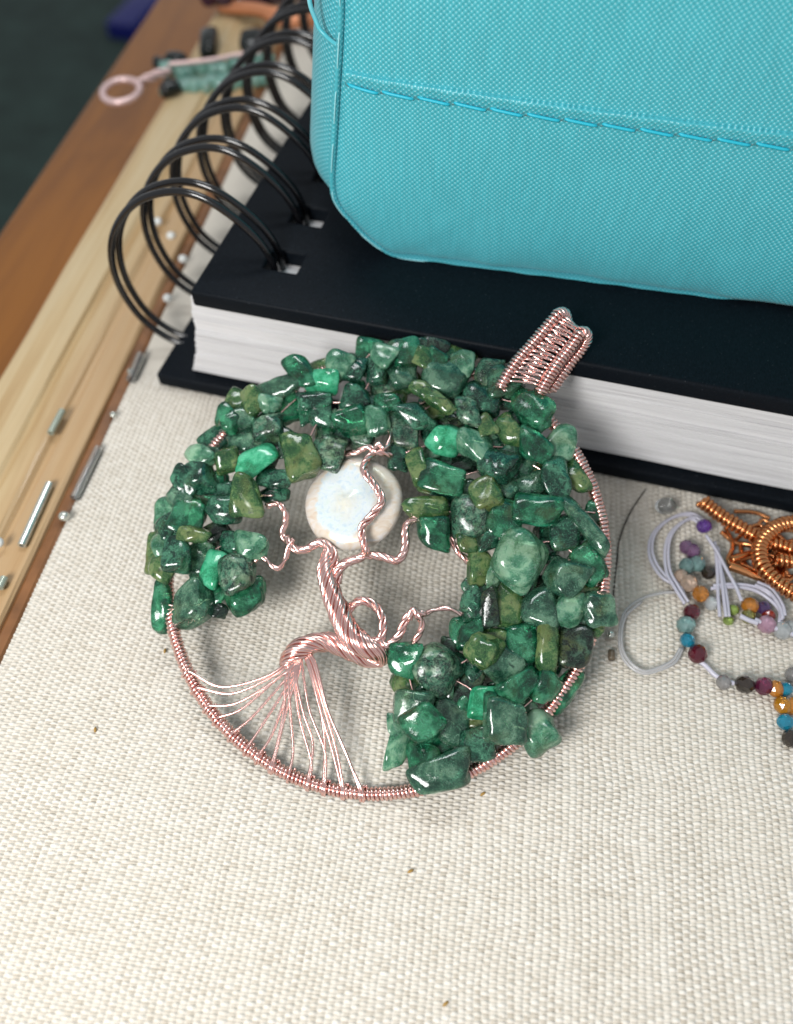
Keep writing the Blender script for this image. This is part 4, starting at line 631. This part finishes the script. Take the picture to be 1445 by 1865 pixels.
FLB = ['golden straw fleck on linen left of the pendant ring', 'tan fleck on linen below the pendant, farthest left', 'yellow speck on open linen below the roots', 'brown speck on linen below the green chips', 'yellow fleck nearest the bottom border', 'brown speck on linen inside the ring']
for (x, y, z), lb in zip(FLECK, FLB):
    a = rnd.uniform(0, 3); P = [(x - .04 * math.cos(a), y - .04 * math.sin(a), .025), (x, y, .035), (x + .04 * math.cos(a), y + .04 * math.sin(a), .025)]
    lone('straw_fleck', resample(P, 8), [.004, .012, .016, .018, .018, .016, .012, .004], simple('straw', (.36, .21, .05), .6), lb, 'fleck', 'flecks on the linen')

# ------------------------------------------------------------------ blurred things behind
aq = empty('chip_pendant', (-5.2, 20.4, .17), 'aqua chip pendant with pale wire loop on the rim behind', 'pendant')
loopc = np.array(AQ[0]); stem = [np.array(q) for q in AQ]
ql = [np.array((loopc[0] + .43 * math.cos(t), loopc[1] + .53 * math.sin(t), .42)) - np.array(aq.location) for t in np.linspace(0, 2 * math.pi, 40)]
pinkpale = simple('pale_pink_wire', (.80, .58, .56), .35, .5)
mb = MB(); mb.add(*tube_vf(ql, .085, 8)); mb.build('wire_loop', pinkpale, aq)
mb = MB()
for vf in rope_vfs([tuple(np.array(q) - np.array(aq.location)) for q in (AQ[1], AQ[2], AQ[3])], [.1, .12, .1], 3, .05): mb.add(*vf)
mb.build('twisted_stem', pinkpale, aq)
mb = MB(); mb.add(*tube_vf(resample([np.array(q) - np.array(aq.location) + (0, 0, .15) for q in AQ[3:]], 30), .05, 8)); mb.build('wire_spine', pinkpale, aq)
aqm = gem('aqua_chip', (.16, .40, .33), (.24, .50, .42), (.34, .58, .50), (.06, .14, .12), dark=.05, scale=2); dkm = simple('black_chip', (.006, .009, .008), .2)
IV2, IF2 = ico(3)
def chip(parent, loc, s, m, seed):
    r_ = random.Random(seed); d = np.array([[r_.gauss(0, 1) for _ in range(3)] for _ in range(9)]); d /= np.linalg.norm(d, axis=1)[:, None]; d = np.vstack([d, np.eye(3), -np.eye(3)])
    q = np.clip(IV2 @ d.T, 0, None); rad = (q ** 8).sum(1) ** (-1 / 8); V = IV2 * rad[:, None]; V /= np.abs(V).max(0); V *= np.array(s)
    o = link('bead', np_mesh('bead', V, IF2), m, parent); o.location = loc; o.rotation_euler = (0, 0, r_.uniform(-.5, .5)); return o
for k_ in range(12):
    t = k_ / 11; x = -5.6 + 2.3 * t; y = 20.3 + .55 * t
    chip(aq, Vector((x + rnd.uniform(-.1, .1), y + rnd.uniform(.1, .34), .3)) - aq.location, (.19, .19, .18), aqm, k_)
    chip(aq, Vector((x, y - rnd.uniform(.28, .42), .2)) - aq.location, (.2, .22, .17), aqm, 40 + k_)
for k_, (x, y, s_) in enumerate([(-5.55, 21.1, (.30, .25, .22)), (-4.85, 22.0, (.24, .55, .3)), (-3.75, 21.9, (.3, .4, .3)), (-5.5, 19.75, (.24, .24, .2)), (-5.9, 20.9, (.2, .16, .15))]):
    chip(aq, Vector((x, y, .32)) - aq.location, s_, dkm, 80 + k_)
pu2 = empty('chip_ornament', (-3.4, 24.0, .2), 'dark purple chip ornament with copper wire near the top border', 'ornament')
purm = gem('purple_chip', (.02, .006, .02), (.05, .012, .045), (.09, .03, .08), (.005, .003, .005), dark=.2, scale=2)
for k_ in range(14):
    chip(pu2, Vector((rnd.uniform(-1.7, 2.0), rnd.uniform(-.35, 1.3), rnd.uniform(.1, .5))), (rnd.uniform(.25, .42), rnd.uniform(.25, .42), .3), purm, 120 + k_)
oc = simple('orange_copper', (.62, .25, .12), .35, .4)
for P in ([(-1.4, .1, .1), (-.4, -.5, .3), (.2, -.9, .35), (.9, -.8, .25), (1.6, -.2, .1)], [(-.1, -.7, .3), (.4, -1.15, .3), (1.1, -1.1, .25), (1.6, -.6, .2)]):
    mb = MB(); mb.add(*tube_vf(resample(P, 30), .17, 8)); mb.build('copper_wire', oc, pu2)
rbox('paper_packet', (4, 14, 2), (-35.2, 122, -41), simple('blue_card', (.003, .008, .16), .5), None, .1).rotation_euler.z = -.25
tag(bpy.data.objects['paper_packet'], 'dark blue packet on the floor past the table edge', 'packet')
lint = simple('white_lint', (.8, .8, .78), .6)
P = [Vector(nb.location) + Matrix.Rotation(NA, 3, 'Z') @ Vector(q) for q in ((1.9, 9.35, 3.5), (1.98, 8.9, 3.52), (2.15, 8.62, 3.5), (2.5, 8.5, 3.45))]
lone('lint_fibre', resample(P, 20), .010, lint, 'white lint fibre caught on the black binding loops', 'fibre')
